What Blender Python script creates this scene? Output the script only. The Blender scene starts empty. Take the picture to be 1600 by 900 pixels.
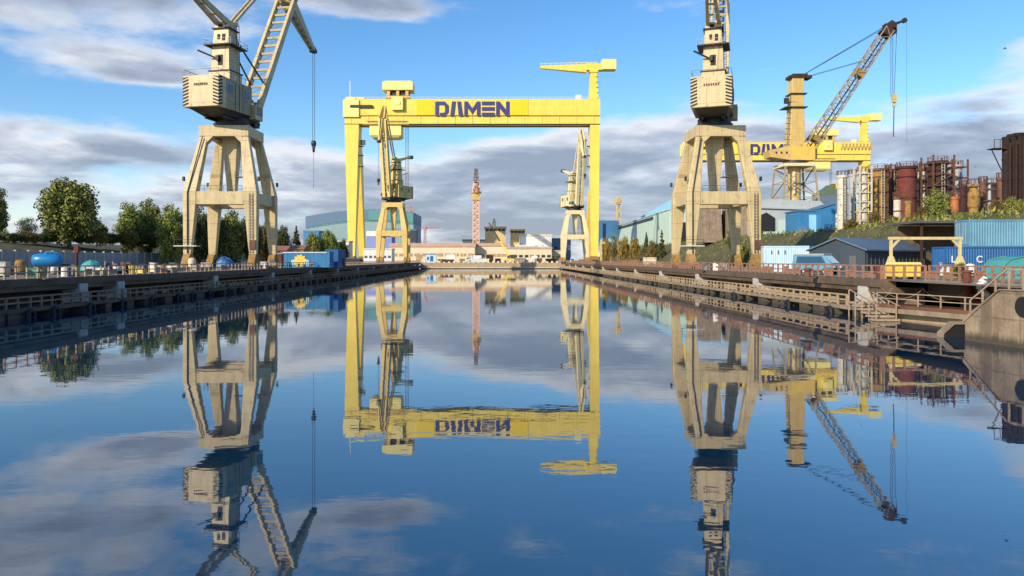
import bpy, bmesh, math, random
from mathutils import Vector, Matrix, noise as mnoise
random.seed(11)
R = math.radians
scene = bpy.context.scene
COL = scene.collection
F, PX0, PY0, EYE = 1150.0, 780.0, 405.0, 4.5      # survey constants: focal length in photo pixels, vanishing point, eye height
DECK = 2.85                                        # height of the quay decks above the water
XL, XR, YE = -37.0, 29.0, 345.0                    # dock walls and dock head

def W(px, py, D):
    return Vector(((px-PX0)*D/F, D, EYE-(py-PY0)*D/F))
def X(px, D): return (px-PX0)*D/F
def Z(py, D): return EYE-(py-PY0)*D/F

# ------------------------------------------------------------------ mesh collector
class MB:
    def __init__(s): s.v=[]; s.f=[]
    def add(s, vs, fs):
        o=len(s.v); s.v += [tuple(v) for v in vs]; s.f += [tuple(i+o for i in f) for f in fs]; return s
    def hexa(s, b, t):
        return s.add(list(b)+list(t), [(0,3,2,1),(4,5,6,7),(0,1,5,4),(1,2,6,5),(2,3,7,6),(3,0,4,7)])
    def box(s, x, y, z, sx, sy, sz, rz=0.0):
        """box centred on x,y with its bottom at z"""
        c, n = math.cos(rz), math.sin(rz)
        q=[]
        for a,b in ((-.5,-.5),(.5,-.5),(.5,.5),(-.5,.5)):
            u, w = a*sx, b*sy
            q.append((x+u*c-w*n, y+u*n+w*c))
        return s.hexa([(a,b,z) for a,b in q], [(a,b,z+sz) for a,b in q])
    def rect_loft(s, rings):
        """rings: (cx,cy,z,sx,sy) stacked; closed solid"""
        vs=[]; fs=[]
        for (cx,cy,z,sx,sy) in rings:
            vs += [(cx-sx/2,cy-sy/2,z),(cx+sx/2,cy-sy/2,z),(cx+sx/2,cy+sy/2,z),(cx-sx/2,cy+sy/2,z)]
        n=len(rings)
        for i in range(n-1):
            a=i*4; b=a+4
            for k in range(4):
                fs.append((a+k,a+(k+1)%4,b+(k+1)%4,b+k))
        fs.append((3,2,1,0)); t=(n-1)*4; fs.append((t,t+1,t+2,t+3))
        return s.add(vs,fs)
    def bar(s, p0, p1, w, h=None, w1=None, h1=None, up=(0,0,1)):
        h = w if h is None else h
        w1 = w if w1 is None else w1
        h1 = h if h1 is None else h1
        p0=Vector(p0); p1=Vector(p1); d=(p1-p0)
        if d.length < 1e-6: return s
        d.normalize(); u=Vector(up)
        if abs(d.dot(u))>.98: u=Vector((0,1,0))
        sd=d.cross(u).normalized(); u=sd.cross(d).normalized()
        def ring(p,w,h): return [p-sd*w/2-u*h/2, p+sd*w/2-u*h/2, p+sd*w/2+u*h/2, p-sd*w/2+u*h/2]
        return s.hexa(ring(p0,w,h), ring(p1,w1,h1))
    def tube(s, p0, p1, r0, r1=None, n=8):
        r1 = r0 if r1 is None else r1
        p0=Vector(p0); p1=Vector(p1); d=(p1-p0)
        if d.length<1e-6: return s
        d.normalize(); u=Vector((0,0,1)) if abs(d.z)<.98 else Vector((0,1,0))
        sd=d.cross(u).normalized(); u=sd.cross(d)
        vs=[]
        for p,r in ((p0,r0),(p1,r1)):
            for k in range(n):
                a=2*math.pi*k/n; vs.append(p+sd*math.cos(a)*r+u*math.sin(a)*r)
        fs=[(k,(k+1)%n,n+(k+1)%n,n+k) for k in range(n)]
        fs.append(tuple(range(n-1,-1,-1))); fs.append(tuple(range(n,2*n)))
        return s.add(vs,fs)
    def path(s, pts, r, n=6):
        for a,b in zip(pts[:-1],pts[1:]): s.tube(a,b,r,r,n)
        return s
    def lathe(s, prof, c=(0,0,0), n=20, sx=1.0, sy=1.0):
        vs=[]; m=len(prof)
        for r,z in prof:
            for k in range(n):
                a=2*math.pi*k/n; vs.append((c[0]+math.cos(a)*r*sx, c[1]+math.sin(a)*r*sy, c[2]+z))
        fs=[]
        for i in range(m-1):
            for k in range(n):
                fs.append((i*n+k,i*n+(k+1)%n,(i+1)*n+(k+1)%n,(i+1)*n+k))
        fs.append(tuple(range(n-1,-1,-1))); fs.append(tuple(range((m-1)*n,m*n)))
        return s.add(vs,fs)
    def prism(s, pts, p_of, depth):
        """2D polygon pts extruded; p_of(u,v,w) maps to 3D, w in 0..depth"""
        n=len(pts)
        vs=[p_of(u,v,0) for u,v in pts]+[p_of(u,v,depth) for u,v in pts]
        fs=[tuple(range(n)), tuple(range(2*n-1,n-1,-1))]
        fs += [(k,k+n,(k+1)%n+n,(k+1)%n) for k in range(n)]
        return s.add(vs,fs)
    def ring(s, c, R0, r, n=18, m=8, axis='y'):
        vs=[]; fs=[]
        for i in range(n):
            a=2*math.pi*i/n
            for j in range(m):
                b=2*math.pi*j/m; q=R0+r*math.cos(b); h=r*math.sin(b)
                if axis=='y': p=(c[0]+q*math.cos(a), c[1]+h, c[2]+q*math.sin(a))
                elif axis=='x': p=(c[0]+h, c[1]+q*math.cos(a), c[2]+q*math.sin(a))
                else: p=(c[0]+q*math.cos(a), c[1]+q*math.sin(a), c[2]+h)
                vs.append(p)
        for i in range(n):
            for j in range(m):
                fs.append((i*m+j,((i+1)%n)*m+j,((i+1)%n)*m+(j+1)%m,i*m+(j+1)%m))
        return s.add(vs,fs)
    def lattice(s, p0, p1, w0, w1, n, r, up=(0,0,1), face_r=None):
        """four-chord lattice boom between two points"""
        p0=Vector(p0); p1=Vector(p1); d=(p1-p0).normalized(); u=Vector(up)
        if abs(d.dot(u))>.97: u=Vector((0,1,0))
        sd=d.cross(u).normalized(); u=sd.cross(d).normalized()
        fr = r*.6 if face_r is None else face_r
        rows=[]
        for i in range(n+1):
            t=i/n; p=p0.lerp(p1,t); w=(w0+(w1-w0)*t)/2
            rows.append([p+sd*w+u*w, p-sd*w+u*w, p-sd*w-u*w, p+sd*w-u*w])
        for k in range(4): s.bar(rows[0][k],rows[-1][k],r*2)
        for i in range(n):
            for k in range(4):
                a,b = (k,(k+1)%4) if (i+k)%2 else ((k+1)%4,k)
                s.bar(rows[i][a],rows[i+1][b],fr*2)
                if i: s.bar(rows[i][k],rows[i][(k+1)%4],fr*1.6)
        return s
    def build(s, name, mat, parent=None, smooth=False, loc=None, bevel=0.0):
        me=bpy.data.meshes.new(name); me.from_pydata(s.v,[],s.f); me.update()
        bm=bmesh.new(); bm.from_mesh(me); bmesh.ops.recalc_face_normals(bm,faces=bm.faces); bm.to_mesh(me); bm.free()
        if smooth:
            for p in me.polygons: p.use_smooth=True
        me.materials.append(mat)
        o=bpy.data.objects.new(name,me); COL.objects.link(o)
        if parent is not None: o.parent=parent
        if loc is not None: o.location=loc
        if bevel:
            md=o.modifiers.new('Bevel','BEVEL'); md.width=bevel; md.segments=2; md.limit_method='ANGLE'
        return o

def tag(o, label, cat, group=None):
    o['label']=label; o['category']=cat
    if group: o['group']=group
    return o
def thing(name, label, cat, loc=(0,0,0), rz=0.0, group=None):
    o=bpy.data.objects.new(name,None); COL.objects.link(o)
    o.location=loc; o.rotation_euler=(0,0,rz); o.empty_display_size=.5
    return tag(o,label,cat,group)
def struct(o): o['kind']='structure'; return o
def stuff(o): o['kind']='stuff'; return o
def copy_tree(o, parent=None):
    c=o.copy(); COL.objects.link(c)
    if parent is not None: c.parent=parent
    for ch in list(o.children): copy_tree(ch,c)
    return c

# ------------------------------------------------------------------ materials
def new_mat(name):
    m=bpy.data.materials.new(name); m.use_nodes=True
    nt=m.node_tree; b=nt.nodes['Principled BSDF']
    return m, nt, b
def N(nt, t, **kw):
    n=nt.nodes.new(t)
    for k,v in kw.items(): setattr(n,k,v)
    return n
def paint(name, rgb, rough=.5, var=.18, rust=0.0, rust_rgb=(.16,.06,.025), scale=.35, metal=0.0, bump=.05, streak=True, grime=.25, seams=0.0, tide=0.0):
    m,nt,b=new_mat(name); L=nt.links.new
    tc=N(nt,'ShaderNodeTexCoord')
    n1=N(nt,'ShaderNodeTexNoise'); n1.inputs['Scale'].default_value=scale; n1.inputs['Detail'].default_value=8; n1.inputs['Roughness'].default_value=.65
    L(tc.outputs['Object'],n1.inputs['Vector'])
    r1=N(nt,'ShaderNodeMapRange'); r1.inputs[1].default_value=.3; r1.inputs[2].default_value=.7; r1.inputs[3].default_value=1-var; r1.inputs[4].default_value=1+var*.6
    L(n1.outputs[0],r1.inputs[0])
    mul=N(nt,'ShaderNodeVectorMath',operation='SCALE'); mul.inputs[0].default_value=rgb
    L(r1.outputs[0],mul.inputs['Scale'])
    out=mul.outputs[0]
    # dirt streaks that run down the plates
    mp=N(nt,'ShaderNodeMapping'); mp.inputs['Scale'].default_value=(2.2,2.2,.16) if streak else (1,1,1)
    L(tc.outputs['Object'],mp.inputs[0])
    n2=N(nt,'ShaderNodeTexNoise'); n2.inputs['Scale'].default_value=.8; n2.inputs['Detail'].default_value=6; n2.inputs['Roughness'].default_value=.7
    L(mp.outputs[0],n2.inputs['Vector'])
    r2=N(nt,'ShaderNodeMapRange'); r2.inputs[1].default_value=.5; r2.inputs[2].default_value=.78; r2.inputs[3].default_value=0; r2.inputs[4].default_value=grime
    L(n2.outputs[0],r2.inputs[0])
    mx=N(nt,'ShaderNodeMix',data_type='RGBA'); L(r2.outputs[0],mx.inputs[0]); L(out,mx.inputs[6]); mx.inputs[7].default_value=(rgb[0]*.42+.015,rgb[1]*.36+.01,rgb[2]*.34+.008,1)
    out=mx.outputs[2]
    if rust>0:
        n3=N(nt,'ShaderNodeTexNoise'); n3.inputs['Scale'].default_value=scale*3.1; n3.inputs['Detail'].default_value=9; n3.inputs['Roughness'].default_value=.72
        L(tc.outputs['Object'],n3.inputs['Vector'])
        r3=N(nt,'ShaderNodeMapRange'); r3.inputs[1].default_value=.72-rust*.4; r3.inputs[2].default_value=.8-rust*.35; r3.inputs[3].default_value=0; r3.inputs[4].default_value=1
        L(n3.outputs[0],r3.inputs[0])
        m3=N(nt,'ShaderNodeMix',data_type='RGBA'); L(r3.outputs[0],m3.inputs[0]); L(out,m3.inputs[6]); m3.inputs[7].default_value=(*rust_rgb,1)
        out=m3.outputs[2]
    if tide:
        st=N(nt,'ShaderNodeSeparateXYZ'); L(tc.outputs['Object'],st.inputs[0])
        ad=N(nt,'ShaderNodeMath',operation='MULTIPLY_ADD'); L(n2.outputs[0],ad.inputs[0]); ad.inputs[1].default_value=-.9; L(st.outputs[2],ad.inputs[2])
        tr_=N(nt,'ShaderNodeMapRange'); L(ad.outputs[0],tr_.inputs[0]); tr_.inputs[1].default_value=tide-.55; tr_.inputs[2].default_value=tide-.2; tr_.inputs[3].default_value=.85; tr_.inputs[4].default_value=0
        mt_=N(nt,'ShaderNodeMix',data_type='RGBA'); L(tr_.outputs[0],mt_.inputs[0]); L(out,mt_.inputs[6]); mt_.inputs[7].default_value=(.035,.034,.018,1)
        out=mt_.outputs[2]
    if seams:
        sx=N(nt,'ShaderNodeSeparateXYZ'); L(tc.outputs['Object'],sx.inputs[0])
        acc=None
        for ax,st in ((2,seams),(0,seams*1.37),(1,seams*1.37)):
            d=N(nt,'ShaderNodeMath',operation='DIVIDE'); L(sx.outputs[ax],d.inputs[0]); d.inputs[1].default_value=st
            fr=N(nt,'ShaderNodeMath',operation='FRACT'); L(d.outputs[0],fr.inputs[0])
            lt=N(nt,'ShaderNodeMath',operation='LESS_THAN'); L(fr.outputs[0],lt.inputs[0]); lt.inputs[1].default_value=.09/st
            if acc is None: acc=lt.outputs[0]
            else:
                mxx=N(nt,'ShaderNodeMath',operation='MAXIMUM'); L(acc,mxx.inputs[0]); L(lt.outputs[0],mxx.inputs[1]); acc=mxx.outputs[0]
        sf=N(nt,'ShaderNodeMath',operation='MULTIPLY'); L(acc,sf.inputs[0]); sf.inputs[1].default_value=.45
        ms_=N(nt,'ShaderNodeMix',data_type='RGBA'); L(sf.outputs[0],ms_.inputs[0]); L(out,ms_.inputs[6]); ms_.inputs[7].default_value=(rgb[0]*.3,rgb[1]*.25,rgb[2]*.22,1)
        out=ms_.outputs[2]
    L(out,b.inputs['Base Color'])
    b.inputs['Roughness'].default_value=rough; b.inputs['Metallic'].default_value=metal
    if bump:
        bp=N(nt,'ShaderNodeBump'); bp.inputs['Strength'].default_value=bump; bp.inputs['Distance'].default_value=.3
        L(n1.outputs[0],bp.inputs['Height']); L(bp.outputs[0],b.inputs['Normal'])
    return m
def leaf_mat(name, cols):
    m,nt,b=new_mat(name); L=nt.links.new
    g=N(nt,'ShaderNodeNewGeometry'); rp=N(nt,'ShaderNodeValToRGB')
    e=rp.color_ramp.elements
    while len(e)<len(cols): e.new(.5)
    for i,c in enumerate(cols):
        e[i].position=i/(len(cols)-1); e[i].color=(*c,1)
    L(g.outputs['Random Per Island'],rp.inputs[0])
    tc=N(nt,'ShaderNodeTexCoord'); n1=N(nt,'ShaderNodeTexNoise'); n1.inputs['Scale'].default_value=.28; n1.inputs['Detail'].default_value=3
    L(tc.outputs['Object'],n1.inputs['Vector'])
    r=N(nt,'ShaderNodeMapRange'); r.inputs[1].default_value=.3; r.inputs[2].default_value=.7; r.inputs[3].default_value=.55; r.inputs[4].default_value=1.35
    L(n1.outputs[0],r.inputs[0])
    mu=N(nt,'ShaderNodeVectorMath',operation='SCALE'); L(rp.outputs[0],mu.inputs[0]); L(r.outputs[0],mu.inputs['Scale'])
    L(mu.outputs[0],b.inputs['Base Color']); b.inputs['Roughness'].default_value=.65
    b.inputs['Specular IOR Level'].default_value=.25
    return m
def ground_mat(name, c0, c1, c2, scale=.12, rough=.9):
    m,nt,b=new_mat(name); L=nt.links.new
    tc=N(nt,'ShaderNodeTexCoord')
    n1=N(nt,'ShaderNodeTexNoise'); n1.inputs['Scale'].default_value=scale; n1.inputs['Detail'].default_value=10; n1.inputs['Roughness'].default_value=.7
    L(tc.outputs['Object'],n1.inputs['Vector'])
    rp=N(nt,'ShaderNodeValToRGB'); e=rp.color_ramp.elements; e.new(.5)
    for i,(p,c) in enumerate(((.32,c0),(.5,c1),(.68,c2))): e[i].position=p; e[i].color=(*c,1)
    L(n1.outputs[0],rp.inputs[0]); L(rp.outputs[0],b.inputs['Base Color']); b.inputs['Roughness'].default_value=rough
    n2=N(nt,'ShaderNodeTexNoise'); n2.inputs['Scale'].default_value=2.5; n2.inputs['Detail'].default_value=6; L(tc.outputs['Object'],n2.inputs['Vector'])
    bp=N(nt,'ShaderNodeBump'); bp.inputs['Strength'].default_value=.5; bp.inputs['Distance'].default_value=.2; L(n2.outputs[0],bp.inputs['Height']); L(bp.outputs[0],b.inputs['Normal'])
    return m

M={}
M['beige']=paint('crane beige paint',(.60,.465,.235),.5,.16,.32,scale=.5,grime=.6,seams=2.6)
M['beige2']=paint('crane warm beige paint',(.70,.50,.15),.5,.12,.2,scale=.3,grime=.35)
M['cream_crane']=paint('crane pale cream paint',(.74,.62,.33),.5,.12,.15,grime=.3)
M['beige_shaded']=paint('crane beige with shade in colour',(.36,.29,.15),.55,.2,.3,grime=.6,seams=1.9)  # darker copy of the crane beige, wall shade put into the colour
M['yellow']=paint('gantry yellow paint',(.90,.67,.10),.45,.12,.12,scale=.12,rust_rgb=(.5,.3,.07),grime=.3,seams=7.3)
M['yellow_bright']=paint('gantry fresh yellow panel',(.9,.62,.005),.4,.05,0,grime=.05)
M['yellow_pale']=paint('gantry pale yellow paint',(.88,.74,.24),.45,.08,.05,grime=.2)
M['ochre_crane']=paint('ochre crane paint',(.64,.44,.14),.55,.15,.22,grime=.4,seams=3.1)
M['violet']=paint('violet blue lettering',(.045,.042,.17),.5,.05,0,grime=.05)
M['dark']=paint('dark grimy steel',(.035,.03,.028),.6,.3,.2)
M['steel']=paint('grey steel',(.10,.10,.10),.5,.2,.2)
M['steel_light']=paint('pale galvanised steel',(.38,.38,.36),.5,.2,.1)
M['rope']=paint('wire rope',(.05,.055,.065),.6,.1,0)
M['glass']=paint('dark blue window glass',(.03,.08,.14),.08,.1,0,bump=0)
M['white']=paint('dirty white paint',(.72,.72,.68),.55,.12,.08)
M['cream']=paint('cream render',(.74,.62,.42),.8,.12,.05)
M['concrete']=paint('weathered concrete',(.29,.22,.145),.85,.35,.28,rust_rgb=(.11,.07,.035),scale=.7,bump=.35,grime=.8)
M['concrete_pale']=paint('pale concrete',(.50,.47,.41),.85,.2,.1,rust_rgb=(.2,.14,.09),scale=.8,bump=.2,grime=.4)
M['concrete_tan']=paint('sandy concrete',(.42,.30,.17),.85,.25,.2,rust_rgb=(.17,.1,.05),scale=.7,bump=.25,grime=.5)
M['concrete_tide']=paint('weedy tide stained concrete',(.30,.225,.14),.85,.4,.3,rust_rgb=(.11,.07,.035),scale=1.1,bump=.4,grime=.9,tide=.35,seams=1.35)
M['concrete_shaded']=paint('stained concrete with shade in colour',(.135,.088,.052),.85,.45,.4,rust_rgb=(.06,.03,.016),bump=.3)  # stained concrete; shade of left wall and deck undersides is in its colour
M['wall_grey']=paint('grey boundary wall concrete',(.33,.33,.34),.85,.2,.1,rust_rgb=(.15,.14,.13),grime=.5)
M['rust']=paint('rusty brown steel',(.16,.065,.035),.75,.35,.5,rust_rgb=(.07,.025,.015),scale=.5)
M['rust_red']=paint('red oxide steel',(.17,.042,.03),.9,.35,.5,rust_rgb=(.07,.022,.015),scale=.6)
M['rust_pink']=paint('faded red railing paint',(.36,.185,.115),.7,.35,.5,scale=1.0,rust_rgb=(.13,.06,.03))
M['maroon']=paint('dark maroon steel',(.065,.018,.018),.9,.4,.45,rust_rgb=(.025,.010,.008),scale=.5)
M['brown']=paint('dark brown rusty steel',(.055,.024,.016),.9,.4,.45,rust_rgb=(.02,.010,.007),scale=.5)
M['ochre']=paint('ochre rusted steel',(.36,.21,.055),.9,.35,.5,rust_rgb=(.14,.06,.02),scale=.6)
M['orange']=paint('orange oxide steel',(.45,.15,.05),.7,.3,.35,scale=.6)
M['tank_white']=paint('chalky white tank paint',(.62,.57,.45),.65,.25,.38,rust_rgb=(.16,.10,.055),scale=.6,grime=.7)
M['brown_rail']=paint('brown weathered railing',(.28,.185,.11),.75,.3,.35,scale=1.5)
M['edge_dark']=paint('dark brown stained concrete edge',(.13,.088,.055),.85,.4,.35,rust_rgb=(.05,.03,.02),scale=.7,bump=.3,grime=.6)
M['column_brown']=paint('almost black rusted steel',(.022,.011,.008),.9,.5,.4,rust_rgb=(.07,.026,.013),scale=.5)
M['frame_yellow']=paint('faded yellow frame paint',(.66,.52,.22),.6,.15,.25,scale=1.2,grime=.5)
M['ochre_pale']=paint('pale ochre ship paint',(.64,.48,.22),.6,.15,.15)
M['roof_rose']=paint('pale brown roof sheet',(.55,.34,.23),.7,.2,.1)
M['lattice_grey']=paint('grey brown lattice steel',(.36,.29,.17),.6,.2,.25)
M['tan_rail']=paint('tan weathered railing',(.40,.29,.19),.7,.25,.3,scale=1.5)
M['blue']=paint('deep blue container paint',(.02,.12,.32),.5,.2,.16,grime=.5)
M['blue_mid']=paint('mid blue cladding',(.04,.21,.42),.5,.2,.14,grime=.5)
M['blue_light']=paint('light blue container paint',(.13,.31,.42),.55,.22,.18,grime=.6)
M['blue_pale']=paint('pale blue container paint',(.50,.68,.78),.55,.1,.08,grime=.3)
M['blue_slate']=paint('dark slate cladding',(.035,.05,.065),.55,.2,.05,grime=.2)
M['blue_slate_roof']=paint('slate blue roof sheet',(.11,.15,.2),.55,.2,.05)
M['teal']=paint('teal tarpaulin',(.07,.36,.36),.6,.2,0,bump=.5)
M['green_pale']=paint('pale green cladding',(.50,.64,.54),.6,.1,.05,grime=.25)
M['hall_teal']=paint('grey teal hall cladding',(.25,.37,.37),.6,.12,.03)
M['green_roof']=paint('green hall roof',(.10,.28,.27),.55,.15,0)
M['blue_roof']=paint('steel blue hall roof',(.11,.19,.29),.55,.12,0)
M['sky_clad']=paint('sky blue cladding',(.30,.60,.80),.55,.1,.03)
M['grey_roof']=paint('pale grey roof sheet',(.42,.46,.46),.6,.12,.1)
M['black']=paint('black rubber and shade in openings',(.012,.012,.012),.7,.2,0)  # also stands for the shade inside holes, gateway and pier gap
M['green']=paint('green painted steel',(.10,.33,.18),.6,.2,.15)
M['red_crane']=paint('faded red tower crane paint',(.82,.50,.34),.6,.1,.05)
M['pink_crane']=paint('faded pink far crane paint',(.50,.30,.30),.6,.12,0)
M['brick']=paint('reddish roof tiles',(.33,.14,.08),.8,.25,0)
M['bark']=paint('tree bark',(.09,.065,.045),.9,.3,0,bump=.4)
M['orange_yel']=paint('orange yellow paint',(.75,.50,.10),.5,.1,.1)
M['purple_panel']=paint('lavender blue panel',(.22,.28,.60),.6,.08,0)
M['yellow_skip']=paint('yellow machine paint',(.85,.58,.07),.5,.12,.15)
M['water_tank']=paint('bright blue glossy shell',(.015,.20,.48),.3,.15,0)

LEAF={}
LEAF['olive']=leaf_mat('olive leaves',[(0.061,0.087,0.019),(0.168,0.204,0.040),(0.261,0.267,0.055),(0.338,0.267,0.074)])
LEAF['dark']=leaf_mat('dark green leaves',[(0.021,0.037,0.009),(0.054,0.083,0.020),(0.092,0.122,0.026),(0.132,0.125,0.033)])
LEAF['green']=leaf_mat('mid green leaves',[(0.074,0.121,0.018),(0.192,0.257,0.039),(0.296,0.334,0.061),(0.296,0.242,0.072)])
LEAF['autumn']=leaf_mat('autumn leaves',[(0.100,0.077,0.020),(0.267,0.188,0.034),(0.401,0.255,0.040),(0.301,0.239,0.055)])
LEAF['brownish']=leaf_mat('brownish twigs and leaves',[(0.054,0.041,0.015),(0.163,0.112,0.033),(0.255,0.167,0.044),(0.163,0.149,0.037)])
LEAF['greygreen']=leaf_mat('grey green leaves',[(0.039,0.060,0.026),(0.099,0.131,0.056),(0.158,0.181,0.081),(0.139,0.151,0.073)])

# ------------------------------------------------------------------ camera, sun, sky
cam=bpy.data.cameras.new('camera'); co=bpy.data.objects.new('camera',cam); COL.objects.link(co)
co.location=(0,0,EYE); co.rotation_euler=(R(90),0,0)
cam.lens=36*F/1600; cam.sensor_width=36; cam.shift_x=(800-PX0)/1600; cam.shift_y=-(450-PY0)/1600
cam.clip_start=.5; cam.clip_end=12000
scene.camera=co

SUN_AZ, SUN_EL = R(180+42), R(25)      # compass angle clockwise from +Y: behind the camera, to the left
sd=Vector((math.sin(SUN_AZ)*math.cos(SUN_EL), math.cos(SUN_AZ)*math.cos(SUN_EL), math.sin(SUN_EL)))
sl=bpy.data.lights.new('sun','SUN'); sl.energy=4.3; sl.angle=R(.5); sl.color=(1,.88,.70)
so=bpy.data.objects.new('sun',sl); COL.objects.link(so); so.rotation_euler=(-sd).to_track_quat('-Z','Y').to_euler()

world=bpy.data.worlds.new('World'); scene.world=world; world.use_nodes=True
nt=world.node_tree; L=nt.links.new
for n in list(nt.nodes): nt.nodes.remove(n)
def mth(op, a, b=None, c=None, clamp=False):
    n=nt.nodes.new('ShaderNodeMath'); n.operation=op; n.use_clamp=clamp
    for i,v in enumerate((a,b,c)):
        if v is None: continue
        if isinstance(v,(int,float)): n.inputs[i].default_value=v
        else: L(v,n.inputs[i])
    return n.outputs[0]
def smooth(v, a, b, lo=0.0, hi=1.0):
    n=nt.nodes.new('ShaderNodeMapRange'); n.interpolation_type='SMOOTHSTEP'
    L(v,n.inputs[0]); n.inputs[1].default_value=a; n.inputs[2].default_value=b; n.inputs[3].default_value=lo; n.inputs[4].default_value=hi
    return n.outputs[0]
sky=nt.nodes.new('ShaderNodeTexSky'); sky.sky_type='NISHITA'; sky.sun_disc=False
sky.sun_elevation=SUN_EL; sky.sun_rotation=SUN_AZ; sky.air_density=1.0; sky.dust_density=.35; sky.ozone_density=3.2; sky.altitude=0
tc=nt.nodes.new('ShaderNodeTexCoord'); sep=nt.nodes.new('ShaderNodeSeparateXYZ'); L(tc.outputs['Generated'],sep.inputs[0])
dx,dy,dz=sep.outputs
az=mth('ARCTAN2',dx,dy)
hor=mth('SQRT',mth('ADD',mth('MULTIPLY',dx,dx),mth('MULTIPLY',dy,dy)))
el=mth('DIVIDE',dz,mth('MAXIMUM',hor,.02))
el_p=mth('MAXIMUM',el,0.0)
# coordinates on a flat cloud deck seen in perspective (bands close up toward the horizon)
den=mth('ADD',mth('MAXIMUM',dz,0.0),.16)
cu=mth('DIVIDE',dx,den); cv=mth('DIVIDE',dy,den)
def cloud_noise(du, dv, scale, seed, detail=7, rough=.56):
    cb=nt.nodes.new('ShaderNodeCombineXYZ')
    L(mth('ADD',cu,du),cb.inputs[0]); L(mth('ADD',cv,dv),cb.inputs[1]); cb.inputs[2].default_value=seed
    n=nt.nodes.new('ShaderNodeTexNoise'); n.inputs['Scale'].default_value=scale; n.inputs['Detail'].default_value=detail; n.inputs['Roughness'].default_value=rough
    n.inputs['Distortion'].default_value=.25
    L(cb.outputs[0],n.inputs['Vector']); return n.outputs[0]
def gauss(px, py, wx, wy, amp):
    """soft mass of cloud around a compass bearing and a height"""
    a0=math.atan((px-PX0)/F); t0=(PY0-py)/F*math.cos(a0); sa=wx/F*math.cos(a0); st=wy/F
    e=mth('ADD',mth('POWER',mth('ABSOLUTE',mth('DIVIDE',mth('SUBTRACT',az,a0),sa)),2.0),mth('POWER',mth('ABSOLUTE',mth('DIVIDE',mth('SUBTRACT',el,t0),st)),2.0))
    return mth('MULTIPLY',mth('EXPONENT',mth('MULTIPLY',e,-1.0)),amp)
CLOUDS=[(60,30,360,80,.30),(600,12,120,30,.30),(240,116,75,16,.40),(-100,-70,420,110,.22),
        (560,-40,260,70,.17),(60,240,260,42,.17),(470,255,150,50,.14),(830,285,300,80,.30),(1020,205,130,62,.27),
        (1190,190,100,48,.22),(1200,104,80,17,.36),(1510,150,150,30,.19),(1440,215,190,24,.22),(1500,270,220,40,.2),(1600,75,80,30,.30),
        (300,170,300,32,-.2),(700,120,300,60,-.24),(1300,80,300,50,-.2),(560,205,130,30,-.12),(1260,110,90,60,-.08)]
bias=mth('ADD',smooth(el,.09,.20,.075,-.13),smooth(el,.03,.11,.14,0.0))
for g in CLOUDS: bias=mth('ADD',bias,gauss(*g))
def density(lift):
    a=cloud_noise(0,lift,1.05,3.7); b=cloud_noise(.3,lift*.6,3.6,8.1,6,.6)
    return mth('ADD',mth('MULTIPLY',a,.78),mth('MULTIPLY',b,.22))
d0=density(0.0); d1=density(-.16)
cbq=nt.nodes.new('ShaderNodeCombineXYZ'); L(mth('MULTIPLY',az,7.0),cbq.inputs[0]); L(mth('MULTIPLY',el,21.0),cbq.inputs[1]); cbq.inputs[2].default_value=9.4
brk=nt.nodes.new('ShaderNodeTexNoise'); brk.inputs['Scale'].default_value=1.0; brk.inputs['Detail'].default_value=7; brk.inputs['Roughness'].default_value=.58; L(cbq.outputs[0],brk.inputs['Vector'])
dens=mth('ADD',mth('ADD',d0,bias),mth('MULTIPLY',mth('SUBTRACT',brk.outputs[0],.5),.62))
mask=smooth(dens,.45,.70)
# thick undersides go grey, rims that face the sun stay white
thick=smooth(dens,.52,.80)
rim=mth('MULTIPLY',mth('SUBTRACT',d0,d1),3.6)
cbs=nt.nodes.new('ShaderNodeCombineXYZ'); L(mth('MULTIPLY',az,5.0),cbs.inputs[0]); L(mth('MULTIPLY',el,26.0),cbs.inputs[1]); cbs.inputs[2].default_value=2.2
stn=nt.nodes.new('ShaderNodeTexNoise'); stn.inputs['Scale'].default_value=1.0; stn.inputs['Detail'].default_value=6; stn.inputs['Roughness'].default_value=.55; stn.inputs['Distortion'].default_value=.5; L(cbs.outputs[0],stn.inputs['Vector'])
streaks=mth('MULTIPLY',smooth(stn.outputs[0],.40,.70,-.16,.52),smooth(el,.16,.26,1.0,.25))
rim=mth('ADD',rim,streaks)
lightv=mth('ADD',mth('SUBTRACT',1.0,mth('MULTIPLY',thick,.84)),rim,clamp=True)
cr=nt.nodes.new('ShaderNodeValToRGB'); e=cr.color_ramp.elements
e[0].position=0; e[0].color=(.27,.315,.41,1); e[1].position=1; e[1].color=(.74,.755,.79,1)
m_=e.new(.5); m_.color=(.44,.485,.58,1)
L(lightv,cr.inputs[0])
hs=nt.nodes.new('ShaderNodeHueSaturation'); hs.inputs['Hue'].default_value=.501; hs.inputs['Saturation'].default_value=1.22; hs.inputs['Value'].default_value=1.08
L(sky.outputs[0],hs.inputs['Color'])
SKY_STRENGTH=.15
sc=nt.nodes.new('ShaderNodeVectorMath'); sc.operation='SCALE'; L(cr.outputs[0],sc.inputs[0]); sc.inputs['Scale'].default_value=1.0/SKY_STRENGTH
mix=nt.nodes.new('ShaderNodeMix'); mix.data_type='RGBA'; L(mth('MULTIPLY',mask,.93),mix.inputs[0]); L(hs.outputs[0],mix.inputs[6]); L(sc.outputs[0],mix.inputs[7])
bg=nt.nodes.new('ShaderNodeBackground'); bg.inputs['Strength'].default_value=SKY_STRENGTH; L(mix.outputs[2],bg.inputs[0])
wo=nt.nodes.new('ShaderNodeOutputWorld'); L(bg.outputs[0],wo.inputs[0])
vs=scene.view_settings; vs.view_transform='Standard'; vs.look='None'; vs.exposure=.25; vs.gamma=1; vs.use_curve_mapping=False

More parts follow.
